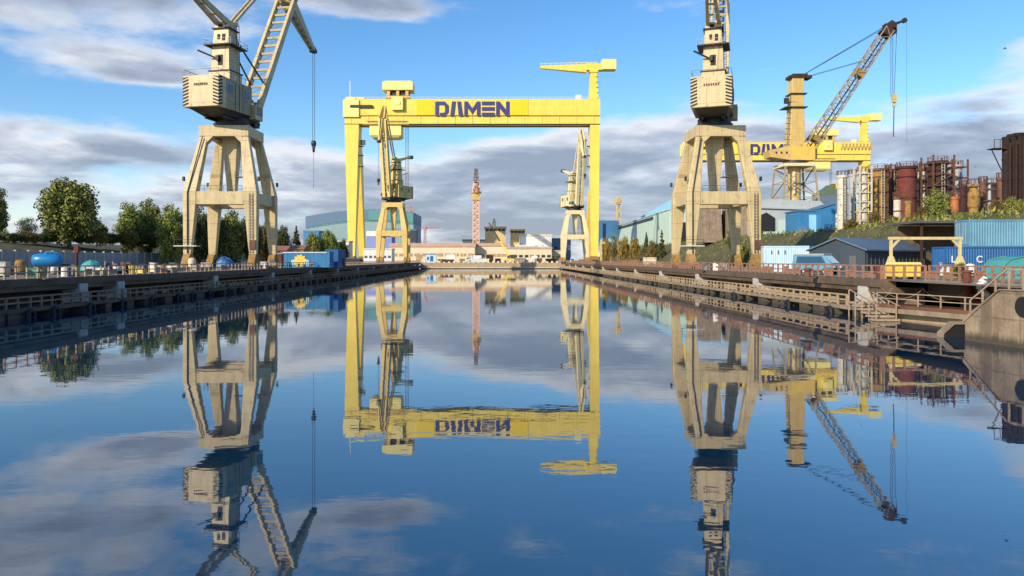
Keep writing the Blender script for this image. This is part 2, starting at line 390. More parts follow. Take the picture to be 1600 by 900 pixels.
# ------------------------------------------------------------------ setting: water, ground, banks
def water_mat():
    m,nt,b=new_mat('still dock water'); L=nt.links.new
    b.inputs['Base Color'].default_value=(.002,.028,.060,1); b.inputs['Roughness'].default_value=.015
    b.inputs['IOR'].default_value=2.7
    tc=N(nt,'ShaderNodeTexCoord')
    mp=N(nt,'ShaderNodeMapping'); mp.inputs['Scale'].default_value=(.55,1.0,1); L(tc.outputs['Object'],mp.inputs[0])
    n1=N(nt,'ShaderNodeTexNoise'); n1.inputs['Scale'].default_value=1.1; n1.inputs['Detail'].default_value=3; n1.inputs['Roughness'].default_value=.5; L(mp.outputs[0],n1.inputs[0])
    n2=N(nt,'ShaderNodeTexNoise'); n2.inputs['Scale'].default_value=.09; n2.inputs['Detail'].default_value=2; L(mp.outputs[0],n2.inputs[0])
    r=N(nt,'ShaderNodeMapRange'); r.inputs[1].default_value=.35; r.inputs[2].default_value=.7; r.inputs[3].default_value=.25; r.inputs[4].default_value=1.0; L(n2.outputs[0],r.inputs[0])
    mu=N(nt,'ShaderNodeMath',operation='MULTIPLY'); L(n1.outputs[0],mu.inputs[0]); L(r.outputs[0],mu.inputs[1])
    bp=N(nt,'ShaderNodeBump'); bp.inputs['Strength'].default_value=1.0; bp.inputs['Distance'].default_value=.005
    L(mu.outputs[0],bp.inputs['Height']); L(bp.outputs[0],b.inputs['Normal'])
    return m
wt=MB().add([(-2500,-2500,0),(2500,-2500,0),(2500,YE+.5,0),(-2500,YE+.5,0)],[(0,1,2,3)]).build('water',water_mat()); struct(wt)

G=ground_mat('yard ground',(.13,.10,.07),(.24,.19,.13),(.36,.30,.22),.09)
gm=MB()
gl,gr,ge,B=XL-.6,XR+.6,YE+.6,6000
gm.add([(-B,-60,DECK),(gl,-60,DECK),(gl,ge,DECK),(gr,ge,DECK),(gr,-60,DECK),(B,-60,DECK),(B,ge,DECK),(B,B,DECK),(-B,B,DECK),(-B,ge,DECK)],
       [(0,1,2,9),(4,5,6,3),(9,2,3,6,7,8)])
struct(gm.build('ground',G))

GRASS=ground_mat('rough grass',(.045,.047,.014),(.088,.084,.024),(.17,.125,.055),.35)
def bank(name, prof, y0, y1, ny, sgn, end_drop=True):
    """bank running along the dock: prof = (x,z) across; noise makes it uneven"""
    vs=[]; fs=[]
    m=len(prof)
    for j in range(ny+1):
        y=y0+(y1-y0)*j/ny
        fade=min(1.0,(y1-y)/25.0) if end_drop else 1
        for i,(x,z) in enumerate(prof):
            k=mnoise.noise(Vector((x*.08,y*.06,1.3)))
            k2=mnoise.noise(Vector((x*.4,y*.3,7.7)))
            zz=DECK-.3+(z-DECK+.3)*max(0,fade) + (k*.7+k2*.3)*(.9 if 0<i<m-1 else 0)
            vs.append((x+ (k2*.6 if 0<i<m-1 else 0),y,zz))
    for j in range(ny):
        for i in range(m-1):
            fs.append((j*m+i,j*m+i+1,(j+1)*m+i+1,(j+1)*m+i))
    o=MB().add(vs,fs).build(name,GRASS,smooth=True); return struct(o)
bank('embankment',[(55,2.5),(58,3.9),(61,5.7),(64,7.5),(67,9.3),(70,10.7),(74,10.9),(80,11),(95,11),(130,11),(200,11),(600,11)],-40,480,150,1)
bank('embankment',[(-600,9),(-200,9),(-130,8.5),(-104,8.2),(-98,8.0),(-93,7.4),(-88,6.6),(-84,5.6),(-80.8,4.8)],-40,330,110,-1)

# ------------------------------------------------------------------ quays
def make_quay(side, x_edge, y0, y1, label):
    """side -1 left, +1 right; cross-section is measured outward from the edge"""
    root=thing('quay_wall',label,'quay wall',(x_edge,0,0))
    def bx(mb,u0,u1,z0,z1,a,b):
        xs=sorted((side*u0,side*u1)); return mb.box((xs[0]+xs[1])/2,(a+b)/2,z0,xs[1]-xs[0],b-a,z1-z0)
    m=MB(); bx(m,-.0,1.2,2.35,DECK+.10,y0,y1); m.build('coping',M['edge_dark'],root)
    m=MB(); bx(m,.15,3.4,1.95,2.346,y0,y1); m.build('deck_beam',M['concrete_shaded'],root)
    m=MB(); bx(m,2.6,3.4,-2,1.946,y0,y1); m.build('recess_wall',M['concrete_shaded'] if side<0 else M['concrete'],root)
    m=MB(); bx(m,-.9,2.596,.45,.75,y0,y1); m.build('ledge',M['concrete_shaded'] if side<0 else M['concrete'],root)
    m=MB(); bx(m,.5,2.59,-2,.446,y0,y1); m.build('footing',M['concrete_shaded'],root)
    return root,bx
quayL,bxL=make_quay(-1,XL,-30,YE,'long quay wall in shade colours with stained ledge on the left side of the dock')
quayR,bxR=make_quay(1,XR,56,YE,'long tan quay wall with lower gangway on the right side of the dock')
def quay_blocks(root,bx,ds,mat):
    for d in ds:
        m=MB(); bx(m,-.15,1.5,.754,1.5,d-.9,d+.9); bx(m,-.05,1.5,1.5,2.34,d-.65,d+.65); m.build('support_block',mat,root)
quay_blocks(quayL,bxL,[65.5]+[72+24.2*k for k in range(12)],M['concrete_pale'])
quay_blocks(quayR,bxR,[58.8+24.6*k for k in range(12)],M['concrete_pale'])
def quay_piers(root,bx,y0,y1,n,mat):
    for k in range(n):
        d=y0+(y1-y0)*k/(n-1)+random.uniform(-.9,.9); w=random.uniform(.45,1.35)
        m=MB(); bx(m,-.75,.45,-1.5,.44,d-w,d+w); m.build('pier',mat,root)
quay_piers(quayR,bxR,58,200,40,M['concrete_tide'])
quay_piers(quayL,bxL,40,200,40,M['concrete_shaded'])
# dock head at the far end
hd=thing('dock_head_wall','sandy concrete wall closing the far end of the dock','quay wall',(0,YE,0))
MB().box((XL+XR)/2,.6,-2,XR-XL-.1,1.2,DECK+1.9).build('wall',M['concrete_tan'],hd)
MB().box((XL+XR)/2,-.35,.3,XR-XL-.1,.7,.5).build('ledge',M['concrete_pale'],hd)
m=MB()
for k in range(28): m.box(XL+2+k*2.3,.3,DECK-.1,.9,.8,.5+.4*random.random())
m.build('kerb_blocks',M['cream'],hd)

# railings
def railing(label, x, y0, y1, z, h, step, mat, maxposts=100, panel=0, group=None, r=.035):
    root=thing('railing',label,'railing',(x,0,z),0,group)
    m=MB()
    for q in (1.0,.52): m.bar((0,y0,h*q),(0,y1,h*q),r*2)
    m.build('rail',mat,root)
    n=int((y1-y0)/step)
    base=MB().bar((0,0,0),(0,0,h*random.uniform(.98,1.06)),r*2.6).build('post',mat,root)
    base.location=(0,y0,0)
    rest=MB()
    for k in range(1,n+1):
        y=y0+k*step
        if k<maxposts:
            c=base.copy(); COL.objects.link(c); c.parent=root; c.location=(random.uniform(-.02,.02),y,0); c.rotation_euler=(random.uniform(-.05,.05),random.uniform(-.05,.05),0)
        else: rest.bar((0,y,0),(0,y,h),r*2.6)
    if rest.v: stuff(rest.build('post',mat,root))
    if panel:
        y=y0
        while y<min(y1,y0+130):
            if random.random()<panel:
                MB().box(0,0,h*.12,.03,step*random.uniform(.5,.9),h*random.uniform(.35,.7)).build('infill_panel',mat,root,loc=(0,y+step/2,0))
            y+=step
    return root
railing('tan railing along the left quay edge',XL-.35,38,YE-3,DECK+.1,.95,1.35,M['tan_rail'],panel=.3,r=.045)
railing('faded red railing along the right quay edge, beginning past the stairs',XR+.35,56.5,YE-3,DECK+.1,1.05,1.4,M['rust_pink'],panel=.5,r=.055)
railing('brown gangway railing above the water on the left wall',XL+.65,36,YE-5,.75,.85,1.4,M['brown_rail'],panel=.35,r=.06)
railing('tan gangway railing above the water on the right wall',XR-.65,60,YE-5,.75,.85,1.55,M['concrete_tan'],panel=.55,r=.06)

# ------------------------------------------------------------------ portal jib cranes
def hex_leg(mb, stations):
    """stations: (x0,x1,y0,y1,z) rectangles from bottom to top"""
    for a,b in zip(stations[:-1],stations[1:]):
        q=lambda s:[(s[0],s[2],s[4]),(s[1],s[2],s[4]),(s[1],s[3],s[4]),(s[0],s[3],s[4])]
        mb.hexa(q(a),q(b))
    return mb
def portal_crane(label, x, y, boom_az, mat, apex, tip, boom_label=None, hook_z=25.2, rope_end=16.1, detail=True, dark=None, bw=1.75, cw_=.62, hm='beige_shaded'):
    dark=dark or M['dark']
    root=thing('portal_crane',label,'crane',(x,y,DECK))
    # --- portal: four kneed legs
    for sx in (-1,1):
        for sy in (-1,1):
            m=MB(); st=[]
            for o,w,z in ((5.85,1.2,2.4),(5.9,2.1,10.9),(5.9,2.1,12.4),(3.95,1.3,21.6)):
                xs=sorted((sx*o,sx*(o-w))); ys=sorted((sy*o*.95,sy*(o*.95-w*.72))); st.append((xs[0],xs[1],ys[0],ys[1],z))
            hex_leg(m,st)
            lg=m.build('leg',mat,root,bevel=.08)
            # bogie with wheels
            b=MB(); cx,cy=sx*5.25,sy*5.0
            b.hexa([(cx-.55,cy-1.7,.75),(cx+.55,cy-1.7,.75),(cx+.55,cy+1.7,.75),(cx-.55,cy+1.7,.75)],[(cx-.55,cy-.7,2.38),(cx+.55,cy-.7,2.38),(cx+.55,cy+.7,2.38),(cx-.55,cy+.7,2.38)])
            b.box(cx,cy-1.25,.35,.9,1.3,.6).box(cx,cy+1.25,.35,.9,1.3,.6)
            bo=b.build('bogie',M['ochre'],root)
            for k in (-1.6,-.8,.8,1.6):
                MB().tube((cx-.18,cy+k,.36),(cx+.18,cy+k,.36),.35,.35,12).build('wheel',dark,bo)
            if detail:
                MB().box(sx*6.02,sy*4.9,14.2,.3,.5,.7).build('floodlight',dark,root)
    # tie beams at the knee
    for s in (-1,1):
        MB().box(0,s*4.85,10.4,7.58,1.3,2.1).build('tie_beam',mat,root,bevel=.06)
        MB().box(s*4.85,0,10.6,1.3,8.0,1.8).build('tie_beam',mat,root,bevel=.06)
        m=MB()
        m.bar((-3.5,s*5.35,13.4),(3.5,s*5.35,13.4),.06).bar((-3.5,s*5.35,12.9),(3.5,s*5.35,12.9),.05)
        for k in range(8): m.bar((-3.5+k,s*5.35,12.5),(-3.5+k,s*5.35,13.4),.05)
        m.build('handrail',M['steel'],root)
    # head frame with haunched corners
    for s in (-1,1):
        m=MB(); m.box(0,s*3.25,21.6,8.0,1.3,1.75)
        for q in (-1,1): m.hexa([(q*2.9,s*3.25-.6,20.4),(q*2.95,s*3.25-.6,20.4),(q*2.95,s*3.25+.6,20.4),(q*2.9,s*3.25+.6,20.4)],[(q*1.7,s*3.25-.6,21.61),(q*2.95,s*3.25-.6,21.61),(q*2.95,s*3.25+.6,21.61),(q*1.7,s*3.25+.6,21.61)])
        m.build('head_beam',mat,root,bevel=.05)
        MB().box(s*3.4,0,21.65,1.2,5.18,1.65).build('head_beam',mat,root)
    MB().box(0,0,22.9,6.9,5.9,.4).build('head_deck',dark,root)
    # tapered centre column hanging in the portal, with a ladder landing
    cc=MB().rect_loft([(0,0,11.4,1.1,1.1),(0,0,20.2,2.3,2.3),(0,0,22.88,2.8,2.8)]).build('centre_column',mat,root,bevel=.05)
    m=MB().box(1.7,-.9,15.2,1.6,1.4,.1); m.bar((1.0,-1.6,16.2),(2.5,-1.6,16.2),.06).bar((2.5,-1.6,15.2),(2.5,-1.6,16.2),.06).bar((1.0,-1.6,15.2),(1.0,-1.6,16.2),.06)
    for k in range(14): m.bar((1.5,-1.5,15.3+k*.5),(2.0,-1.5,15.3+k*.5),.05)
    m.bar((1.5,-1.5,15.2),(1.5,-1.5,22.4),.06).bar((2.0,-1.5,15.2),(2.0,-1.5,22.4),.06)
    m.build('landing_ladder',M['steel'],root)
    if detail:
        c=MB()
        for q in (4.75,5.25): c.bar((q,-5.75,2.6),(q,-5.75,12.2),.07)
        for k in range(20): c.bar((4.75,-5.75,2.8+k*.47),(5.25,-5.75,2.8+k*.47),.05)
        c.build('leg_ladder',M['steel'],root)
        c=MB().tube((-5.1,-5.72,2.6),(-5.1,-5.72,12.3),.09).tube((-5.1,-5.72,12.3),(-3.35,-4.1,21.4),.09); c.build('cable_conduit',M['dark'],root)
        MB().box(5.3,-5.6,3.2,.9,.35,1.5).build('junction_box',M['rust'],root)
        c=MB(); c.box(-5.2,-5.6,3.7,3.6,1.6,.12); c.build('walkway',M['white'],root)
        c=MB()
        for q in (-6.9,-5.2,-3.5): c.bar((q,-6.35,3.8),(q,-6.35,4.8),.06)
        c.bar((-6.9,-6.35,4.8),(-3.5,-6.35,4.8),.06); c.build('walkway_rail',dark,root)
    MB().lathe([(3.0,23.3),(3.0,24.1),(2.7,24.1),(2.7,24.98)],n=28).build('slewing_ring',dark,root)
    # --- slewing part: rotation baked into the vertices so that every part stays a plain child of the crane
    ca,sa=math.cos(-boom_az),math.sin(-boom_az)
    def rot(mb):
        mb.v=[(p[0]*ca-p[1]*sa, p[0]*sa+p[1]*ca, p[2]) for p in mb.v]; return mb
    def rp(m,name,mt,parent=root,**k): return rot(m).build(name,mt,parent,**k)
    hw,b0,f0,z0,z1=3.08,-8.7,.9,25.5,30.3      # house: boom runs along +y
    h=MB(); h.box(0,(b0+2.2+f0)/2,z0,2*hw,f0-b0-2.2,z1-z0)
    house=rp(h,'machinery_house',M[hm],bevel=.05)
    h=MB(); h.box(0,b0+1.1,z0-.03,2*hw+.06,2.19,z1-z0+.06); cw=rp(h,'counterweight',mat,bevel=.06)
    h=MB(); h.hexa([(-2.2,-4.5,24.7),(2.2,-4.5,24.7),(2.2,1.2,24.7),(-2.2,1.2,24.7)],[(-2.6,-8,25.45),(2.6,-8,25.45),(2.6,1.4,25.45),(-2.6,1.4,25.45)]); h.bar((-1.6,-5,24.5),(-1.6,5,24.5),.4,.4).bar((1.6,-5,24.5),(1.6,5,24.5),.4,.4); h.box(0,3.2,24.72,4.2,4.0,.4); rp(h,'house_floor',dark)
    # hazard stripes wrap the rear corners
    n=9; zz0=z0+.05; dz_=(z1-z0-.1)/n
    for sx in (-1,1):
        h=MB()
        for k in range(n):
            za=zz0+k*dz_; 
            a,b=sx*(hw-.95),sx*(hw+.03); yb=b0-.045
            lo,hi=(za+.0,za+.0)
            up=.35
            h.hexa([(a,yb,za+up),(b,yb,za),(b,yb+.03,za),(a,yb+.03,za+up)],[(a,yb,za+up+dz_*.5),(b,yb,za+dz_*.5),(b,yb+.03,za+dz_*.5),(a,yb+.03,za+up+dz_*.5)] if k<n-1 else [(a,yb,za+up+.05),(b,yb,za+dz_*.5),(b,yb+.03,za+dz_*.5),(a,yb+.03,za+up+.05)])
            xo=sx*(hw+.035); xi=sx*(hw+.065)
            h.hexa([(xi,b0,za),(xi,b0+1.0,za+up),(xo,b0+1.0,za+up),(xo,b0,za)],[(xi,b0,za+dz_*.5),(xi,b0+1.0,min(za+up+dz_*.5,z1)),(xo,b0+1.0,min(za+up+dz_*.5,z1)),(xo,b0,za+dz_*.5)])
        rp(h,'hazard_stripes',M['black'],cw)
    h=MB()                                       # worn maker's word on the rear plate
    for k in range(7):
        h.box(-1.05+k*.35,b0-.045,28.75,.22,.03,.36)
        if k%2: h.box(-1.05+k*.35+.12,b0-.045,28.9,.1,.03,.08)
    rp(h,'worn_lettering',M['rust'],cw)
    for sx in (-1,1):
        for yy in (-5.7,-1.0):
            h=MB().box(sx*(hw+.02),yy,27.9,.1,1.5,1.5); w=rp(h,'window',M['glass'],house)
            h=MB()
            for q in (-.8,0,.8): h.box(sx*(hw+.06),yy+q,27.8,.1,.09,1.7)
            h.box(sx*(hw+.06),yy,27.78,.11,1.7,.1).box(sx*(hw+.06),yy,29.42,.11,1.7,.1); rp(h,'frame',mat,w)
        h=MB()
        for q in (-4.0,-2.9): h.box(sx*(hw+.02),q,25.7,.06,.08,4.2)
        rp(h,'panel_seam',dark,house)
    h=MB()                                       # roof rail
    for sx in (-1,1):
        h.bar((sx*3.0,b0+.1,31.3),(sx*3.0,f0,31.3),.06)
        for k in range(7): h.bar((sx*3.0,b0+.1+k*1.55,30.3),(sx*3.0,b0+.1+k*1.55,31.3),.05)
    h.bar((-3.0,b0+.1,31.3),(3.0,b0+.1,31.3),.06); rp(h,'roof_rail',M['steel'])
    # cab to the right of the boom foot
    h=MB().box(2.9,2.2,25.1,1.5,2.4,2.4); cab=rp(h,'cab',mat,bevel=.05)
    h=MB().box(2.9,3.42,25.9,1.3,.06,1.4).box(3.67,2.4,25.9,.06,1.8,1.4); rp(h,'cab_window',M['glass'],cab)
    # tower
    ty=-1.9
    h=MB().rect_loft([(0,ty,30.3,3.7,3.6),(0,ty,32.3,3.7,3.6),(0,ty,32.4,3.25,3.2),(0,ty,36.4,3.0,2.95),(0,ty,38.0,2.75,2.7),(0,ty,40.4,2.4,2.3)])
    tw=rp(h,'tower',mat,bevel=.04)
    for z,r in ((36.35,2.5),(32.2,2.0),(39.2,1.6)):
        h=MB().box(0,ty,z,2*r,2*r,.16)
        pf=rp(h,'platform',dark,tw)
        if z>36 and z<37:
            h=MB()
            for q in (1.0,.5):
                for a,b in (((-r,-r),(r,-r)),((r,-r),(r,r)),((r,r),(-r,r)),((-r,r),(-r,-r))): h.bar((a[0],ty+a[1],z+q),(b[0],ty+b[1],z+q),.05)
            for a in (-r,0,r):
                for b in (-r,0,r):
                    if a or b: h.bar((a,ty+b,z),(a,ty+b,z+1),.05)
            rp(h,'platform_rail',M['steel_light'],pf)
    h=MB().box(0,ty-1.55,33.2,.8,.2,1.7).box(.5,ty-1.40,37.2,.5,.2,1.1).box(-.4,ty-1.40,37.5,.4,.2,.8).box(-.2,ty-1.22,39.4,.7,.2,.6); rp(h,'tower_opening',M['black'],tw)
    h=MB().bar((-.3,ty-1.5,34.2),(-2.9,ty-3.4,35.3),.22).box(-.3,ty-1.8,33.9,.5,.6,.8); rp(h,'lamp_arm',dark,tw)
    h=MB()
    for q in (1.55,2.05): h.bar((q,ty+.9,30.4),(q*.9,ty+.9,40.5),.07)
    for k in range(24): h.bar((1.5,ty+.9,30.4+k*.42),(1.95,ty+.9,30.4+k*.42),.05)
    rp(h,'tower_ladder',M['steel'],tw)
    # sheaves and rocker on the tower head
    h=MB()
    for sx in (-1,1):
        h.bar((sx*.95,ty,40.0),(sx*.5,-11.2,42.6),.55,.95,.45,.6)
        h.bar((sx*.95,ty,40.0),(sx*.75,ty+2.0,40.9),.5,.8)
    for t in (.35,.65): h.bar((-.85,ty+(-11.2-ty)*t,40+2.6*t),(.85,ty+(-11.2-ty)*t,40+2.6*t),.25)
    h.tube((-1.2,ty,40.1),(1.2,ty,40.1),.75,.75,14)
    rk=rp(h,'rocker',mat)
    h=MB().box(0,-11.3,41.8,1.9,1.3,1.3); rp(h,'rocker_weight',dark,rk)
    # boom: tapered ladder girder of two box chords
    foot=Vector((0,4.0,25.4)); ap=Vector((0,apex[0],apex[1])); tp=Vector((0,tip[0],tip[1]))
    bo=None
    h=MB()
    for sx in (-1,1):
        h.bar((sx*bw,foot.y,foot.z),(sx*bw,ap.y,ap.z),cw_,1.35,cw_*.9,1.0)
    bo=rp(h,'boom',mat)
    h=MB()
    for k in range(1,15):
        p=foot.lerp(ap,k/15); h.bar((-bw+cw_/2-.02,p.y,p.z),(bw-cw_/2+.02,p.y,p.z),.34,.4)
        if k%2:
            p2=foot.lerp(ap,(k+1)/15); h.bar((-bw+cw_/2-.02,p.y,p.z),(bw-cw_/2+.02,p2.y,p2.z),.14)
    rp(h,'boom_rungs',M['beige_shaded'],bo)
    h=MB().tube((-2.3,foot.y,foot.z),(2.3,foot.y,foot.z),.55,.55,12); h.box(-bw,foot.y,24.2,1.0,1.6,1.2).box(bw,foot.y,24.2,1.0,1.6,1.2); rp(h,'boom_hinge',dark,bo)
    # beak (fly jib) pivoting on the apex
    d=(tp-ap).normalized(); rear=ap-d*5.2+Vector((0,0,.6))
    h=MB()
    for sx in (-1,1):
        h.bar((sx*.95,ap.y,ap.z+.4),(sx*.35,tp.y,tp.z),.4,2.3,.3,.75)
        h.bar((sx*.95,ap.y,ap.z+.4),(sx*.6,rear.y,rear.z),.4,2.0,.3,.8)
    for k in range(1,8):
        p=ap.lerp(tp,k/8); w=.95-.6*k/8; h.bar((-w,p.y,p.z+.3),(w,p.y,p.z+.3),.22,.5)
    h.tube((-2.2,ap.y,ap.z),(2.2,ap.y,ap.z),.45,.45,12)
    bk=rp(h,'beak',mat)
    h=MB().tube((-.5,tp.y,tp.z),(.5,tp.y,tp.z),.62,.62,14).box(0,tp.y+.5,tp.z-.5,.9,1.4,.7); rp(h,'beak_sheave',dark,bk)
    # tie rod tower head -> beak rear, luffing rack tower -> boom
    h=MB().bar((-.45,ty+1.6,40.9),(-.45,rear.y,rear.z),.3,.45).bar((.45,ty+1.6,40.9),(.45,rear.y,rear.z),.3,.45); rp(h,'tie_rod',mat)
    p=foot.lerp(ap,.28); h=MB().bar((.7,ty+1.3,38.6),(1.3,p.y,p.z),.22); h.bar((-.7,ty+1.3,38.6),(-1.3,p.y,p.z),.22); rp(h,'luffing_rod',dark)
    p=foot.lerp(ap,.12); h=MB().tube((0,ty+1.6,30.2),(0,p.y+.5,p.z+.8),.35,.25,10).box(0,.6,29.2,2.2,2.6,1.6); rp(h,'luffing_gear',M['ochre'])
    # hoist ropes, hook block, slack line
    h=MB()
    for sx in (-.22,.22): h.tube((sx,tp.y+.5,tp.z-.2),(sx,tp.y+.5,hook_z+.6),.055,.055,5)
    h.tube((0,tp.y+.5,hook_z-.8),(0,tp.y+.5,rope_end),.035,.035,5); rp(h,'hoist_rope',M['rope'])
    h=MB().tube((-.3,tp.y+.5,hook_z+.35),(.3,tp.y+.5,hook_z+.35),.62,.62,14).box(0,tp.y+.5,hook_z-.6,.5,.6,.7); h.ring((0,tp.y+.5,hook_z-1.0),.38,.13,axis='x'); rp(h,'hook_block',dark)
    return root

LOS=math.atan((366-PX0)/F)
portal_crane('near beige portal crane on the left quay, its boom reaching right with a hook hanging',X(363,123),123,LOS+R(32),M['beige'],(18.3,51.2),(29.2,44.8))
portal_crane('near beige portal crane on the right quay, seen from behind its square striped counterweight',X(1116,123),123,math.atan((1116-PX0)/F)+R(3),M['beige'],(14.5,51.5),(25,46.5),hook_z=34,rope_end=33.1)
portal_crane('distant yellowish portal crane beneath the left end of the big gantry, boom raised',X(615,285),285,R(-152),M['beige2'],(7.0,54.3),(9.0,46),hook_z=31,rope_end=29,detail=False,hm='beige2',bw=1.15,cw_=1.3)
portal_crane('distant cream portal crane beside the right leg of the big gantry, boom raised',X(898,330),330,R(158),M['cream_crane'],(7.0,54.0),(9,46.5),hook_z=38,rope_end=37,detail=False,hm='cream_crane',bw=1.15,cw_=1.3)

# ------------------------------------------------------------------ goliath gantry cranes
def letters():
    D_=[[(0,0),(.27,0),(.27,1),(0,1)],[(.34,0),(.72,0),(.66,.24),(.34,.24)],[(.272,.76),(.66,.76),(.72,1),(.272,1)],[(.72,0),(1,.28),(1,.72),(.72,1),(.66,.76),(.73,.64),(.73,.36),(.66,.24)]]
    A_=[[(0,0),(.30,0),(.42,1),(.14,1)],[(.64,0),(.96,0),(.80,1),(.52,1)]]
    M_=[[(0,0),(.26,0),(.26,1),(0,1)],[(.94,0),(1.2,0),(1.2,1),(.94,1)],[(.26,1),(.26,.58),(.6,.12),(.6,.52)],[(.94,1),(.6,.52),(.6,.12),(.94,.58)]]
    E_=[[(0,0),(.95,0),(.95,.25),(0,.25)],[(0,.375),(.95,.375),(.95,.625),(0,.625)],[(0,.75),(.95,.75),(.95,1),(0,1)]]
    N_=[[(0,0),(.26,0),(.26,1),(0,1)],[(.74,0),(1,0),(1,1),(.74,1)],[(.26,1),(.26,.55),(.74,0),(.74,.45)]]
    return [(D_,1.0),(A_,.94),(M_,1.2),(E_,.95),(N_,1.0)]
def gantry(label, x, y, trolley_x, zig=False, zscale=1.0, ground=DECK):
    root=thing('gantry_crane',label,'gantry crane',(x,y,ground))
    zb,zt=75.0,88.3
    # main girder: box with a lower flange band
    g=MB().box(0,5,zb+4.6,138.4,9.0,zt-zb-4.6).box(0,5,zb,138.4,8.2,4.596)
    gi=g.build('girder',M['yellow'],root)
    MB().box(0,.95,zb-.35,138.5,1.4,.34).box(0,9.05,zb-.35,138.5,1.4,.34).build('lower_flange',M['dark'],gi)
    m=MB().box(0,.42,zb+4.35,138.5,.18,.25); m.build('seam_rail',M['ochre'],gi)
    for s in (-1,1):
        MB().box(s*25.5,.40,zb+4.7,9.5,.18,8.4).build('fresh_panel',M['yellow_bright'],gi)
    for k in range(15):
        MB().box(-66+k*9.4,.44,zb+.2,.12,.1,zt-zb-.5).build('plate_seam',M['yellow_pale'],gi)
    m=MB()
    for q in (1.2,.6): m.bar((-69,.7,zt+q),(69,.7,zt+q),.12)
    for k in range(47): m.bar((-69+3*k,.7,zt),(-69+3*k,.7,zt+1.2),.12)
    m.build('handrail',M['yellow_pale'],gi)
    # lettering
    tw=40.2; H=8.0; lt=letters(); tot=sum(w for _,w in lt)+.11*4; k=tw/tot; x0=-tw/2; 
    for strokes,w in lt:
        for st in strokes:
            mm=MB().prism(st, lambda u,v,q,x0=x0: (x0+u*k, .30-q, zb+4.0+v*H), .14)
            if st is strokes[0]: acc=mm
            else: acc.add(mm.v,mm.f)
        acc.build('letter',M['violet'],gi); x0+=(w+.11)*k
    # left fixed leg: upright in front, raking leg behind
    m=MB(); hex_leg(m,[(-67.1,-63.6,.4,4.2,3.4),(-69.1,-61.6,.4,9.3,70),(-69.15,-61.5,.4,9.6,zb-.36)]); m.build('front_leg',M['yellow'],root)
    m=MB(); hex_leg(m,[(-67,-63.7,30,33.5,3.4),(-67.5,-63.1,13,21,60),(-67.5,-63.1,8,14,74.6)]); m.build('rear_leg',M['yellow'],root)
    m=MB(); hex_leg(m,[(64.6,68.2,.6,4.2,3.4),(63.9,68.8,.6,8.0,55),(63.8,68.8,.6,8.6,zb-.36)]); m.build('front_leg',M['yellow'],root)
    m=MB(); hex_leg(m,[(64.4,68.2,30,33.5,3.4),(64.2,68.2,8,13,40)]); m.build('rear_leg',M['yellow'],root)
    for sx,yy in ((-65.3,2.3),(-65.3,31.7),(66.4,2.4),(66.4,31.7)):
        b=MB().hexa([(sx-1.6,yy-6,1.4),(sx+1.6,yy-6,1.4),(sx+1.6,yy+6,1.4),(sx-1.6,yy+6,1.4)],[(sx-1.6,yy-2,3.39),(sx+1.6,yy-2,3.39),(sx+1.6,yy+2,3.39),(sx-1.6,yy+2,3.39)])
        bo=b.build('bogie',M['ochre'],root)
        for k in range(6): MB().tube((sx-.5,yy-5+k*2,.7),(sx+.5,yy-5+k*2,.7),.68,.68,12).build('wheel',M['dark'],bo)
    for s,xx in ((-1,-61.2),(1,63.2)):
        m=MB()
        for q in (52,58,63): m.box(xx+.5,3.5,q,2.4,2.6,.3).bar((xx+1.6,2.4,q),(xx+1.6,2.4,q+1.2),.15)
        m.build('leg_platform',M['dark'],root)
        if s<0: MB().box(xx+1.4,3.4,64,2.4,2.2,2.6).build('lift_cabin',M['steel'],root)
    # end machinery at the left head
    m=MB().box(-65.6,5,zb+3.6,8.6,10.6,9.2).box(-66,4.6,zb+12.801,5,8,1.6).box(-61.3,5,zb+13.31,5,6,1.3)
    m.build('girder_end',M['yellow_pale'],root)
    MB().box(-60,-.2,zb+8.6,12,.9,1.4).build('end_walkway',M['dark'],root)
    MB().box(-66.5,2,zt+1.11,.35,.35,9).build('aerial',M['white'],root)
    # upper trolley
    t=trolley_x
    m=MB().rect_loft([(t-2.0,5,zt+5.0,16.5,10,),(t-2.0,5,zt+9.2,16.5,10),(t-2.0,5,zt+10.3,13.5,7)]); tr=m.build('upper_trolley',M['yellow_pale'],root)
    m=MB().box(t-2,5,zt+.6,13,8,1.4)
    for q in (-5,0,5): m.box(t-2+q,1.6,zt+2.0,1.6,1.6,2.99).box(t-2+q,8.4,zt+2.0,1.6,1.6,2.99)
    m.build('trolley_frame',M['ochre_crane'],tr)
    m=MB().box(t-2,5,zt+2.01,9,6,2.6); m.build('winch',M['dark'],tr)
    m=MB().box(t-2,-.7,zb+7.2,6.2,1.7,zt-zb-6.2).box(t-2,-1.6,zb+9.8,3.4,.5,2); m.build('hanging_frame',M['yellow_pale'],tr)
    # lower trolley under the girder
    m=MB().rect_loft([(t-8.5,5,zb-7.5,14,9),(t-8.5,5,zb-6.3,17,11),(t-8.5,5,zb-.9,17,11)]); lt_=m.build('lower_trolley',M['yellow_pale'],root)
    m=MB().box(t-8,-.9,zb-.7,25,1.2,.5).box(t-8,.1,zb+1.4,22,.5,.4)
    for k in range(9): m.bar((t-19+k*2.8,-.9,zb-.6),(t-19+k*2.8,-.9,zb+1.2),.2)
    m.bar((t-19,-.9,zb+1.2),(t+3.4,-.9,zb+1.2),.2); m.build('service_gangway',M['ochre_crane'],lt_)
    m=MB()
    for q in (1.8,2.6,3.4): m.tube((t+q,5,zb-.4),(t+q,5,zb-36),.12,.12,5)
    m.build('hoist_rope',M['rope'],root)
    MB().box(t+2.6,5,zb-39,2.4,1.6,3).build('hook_block',M['dark'],root)
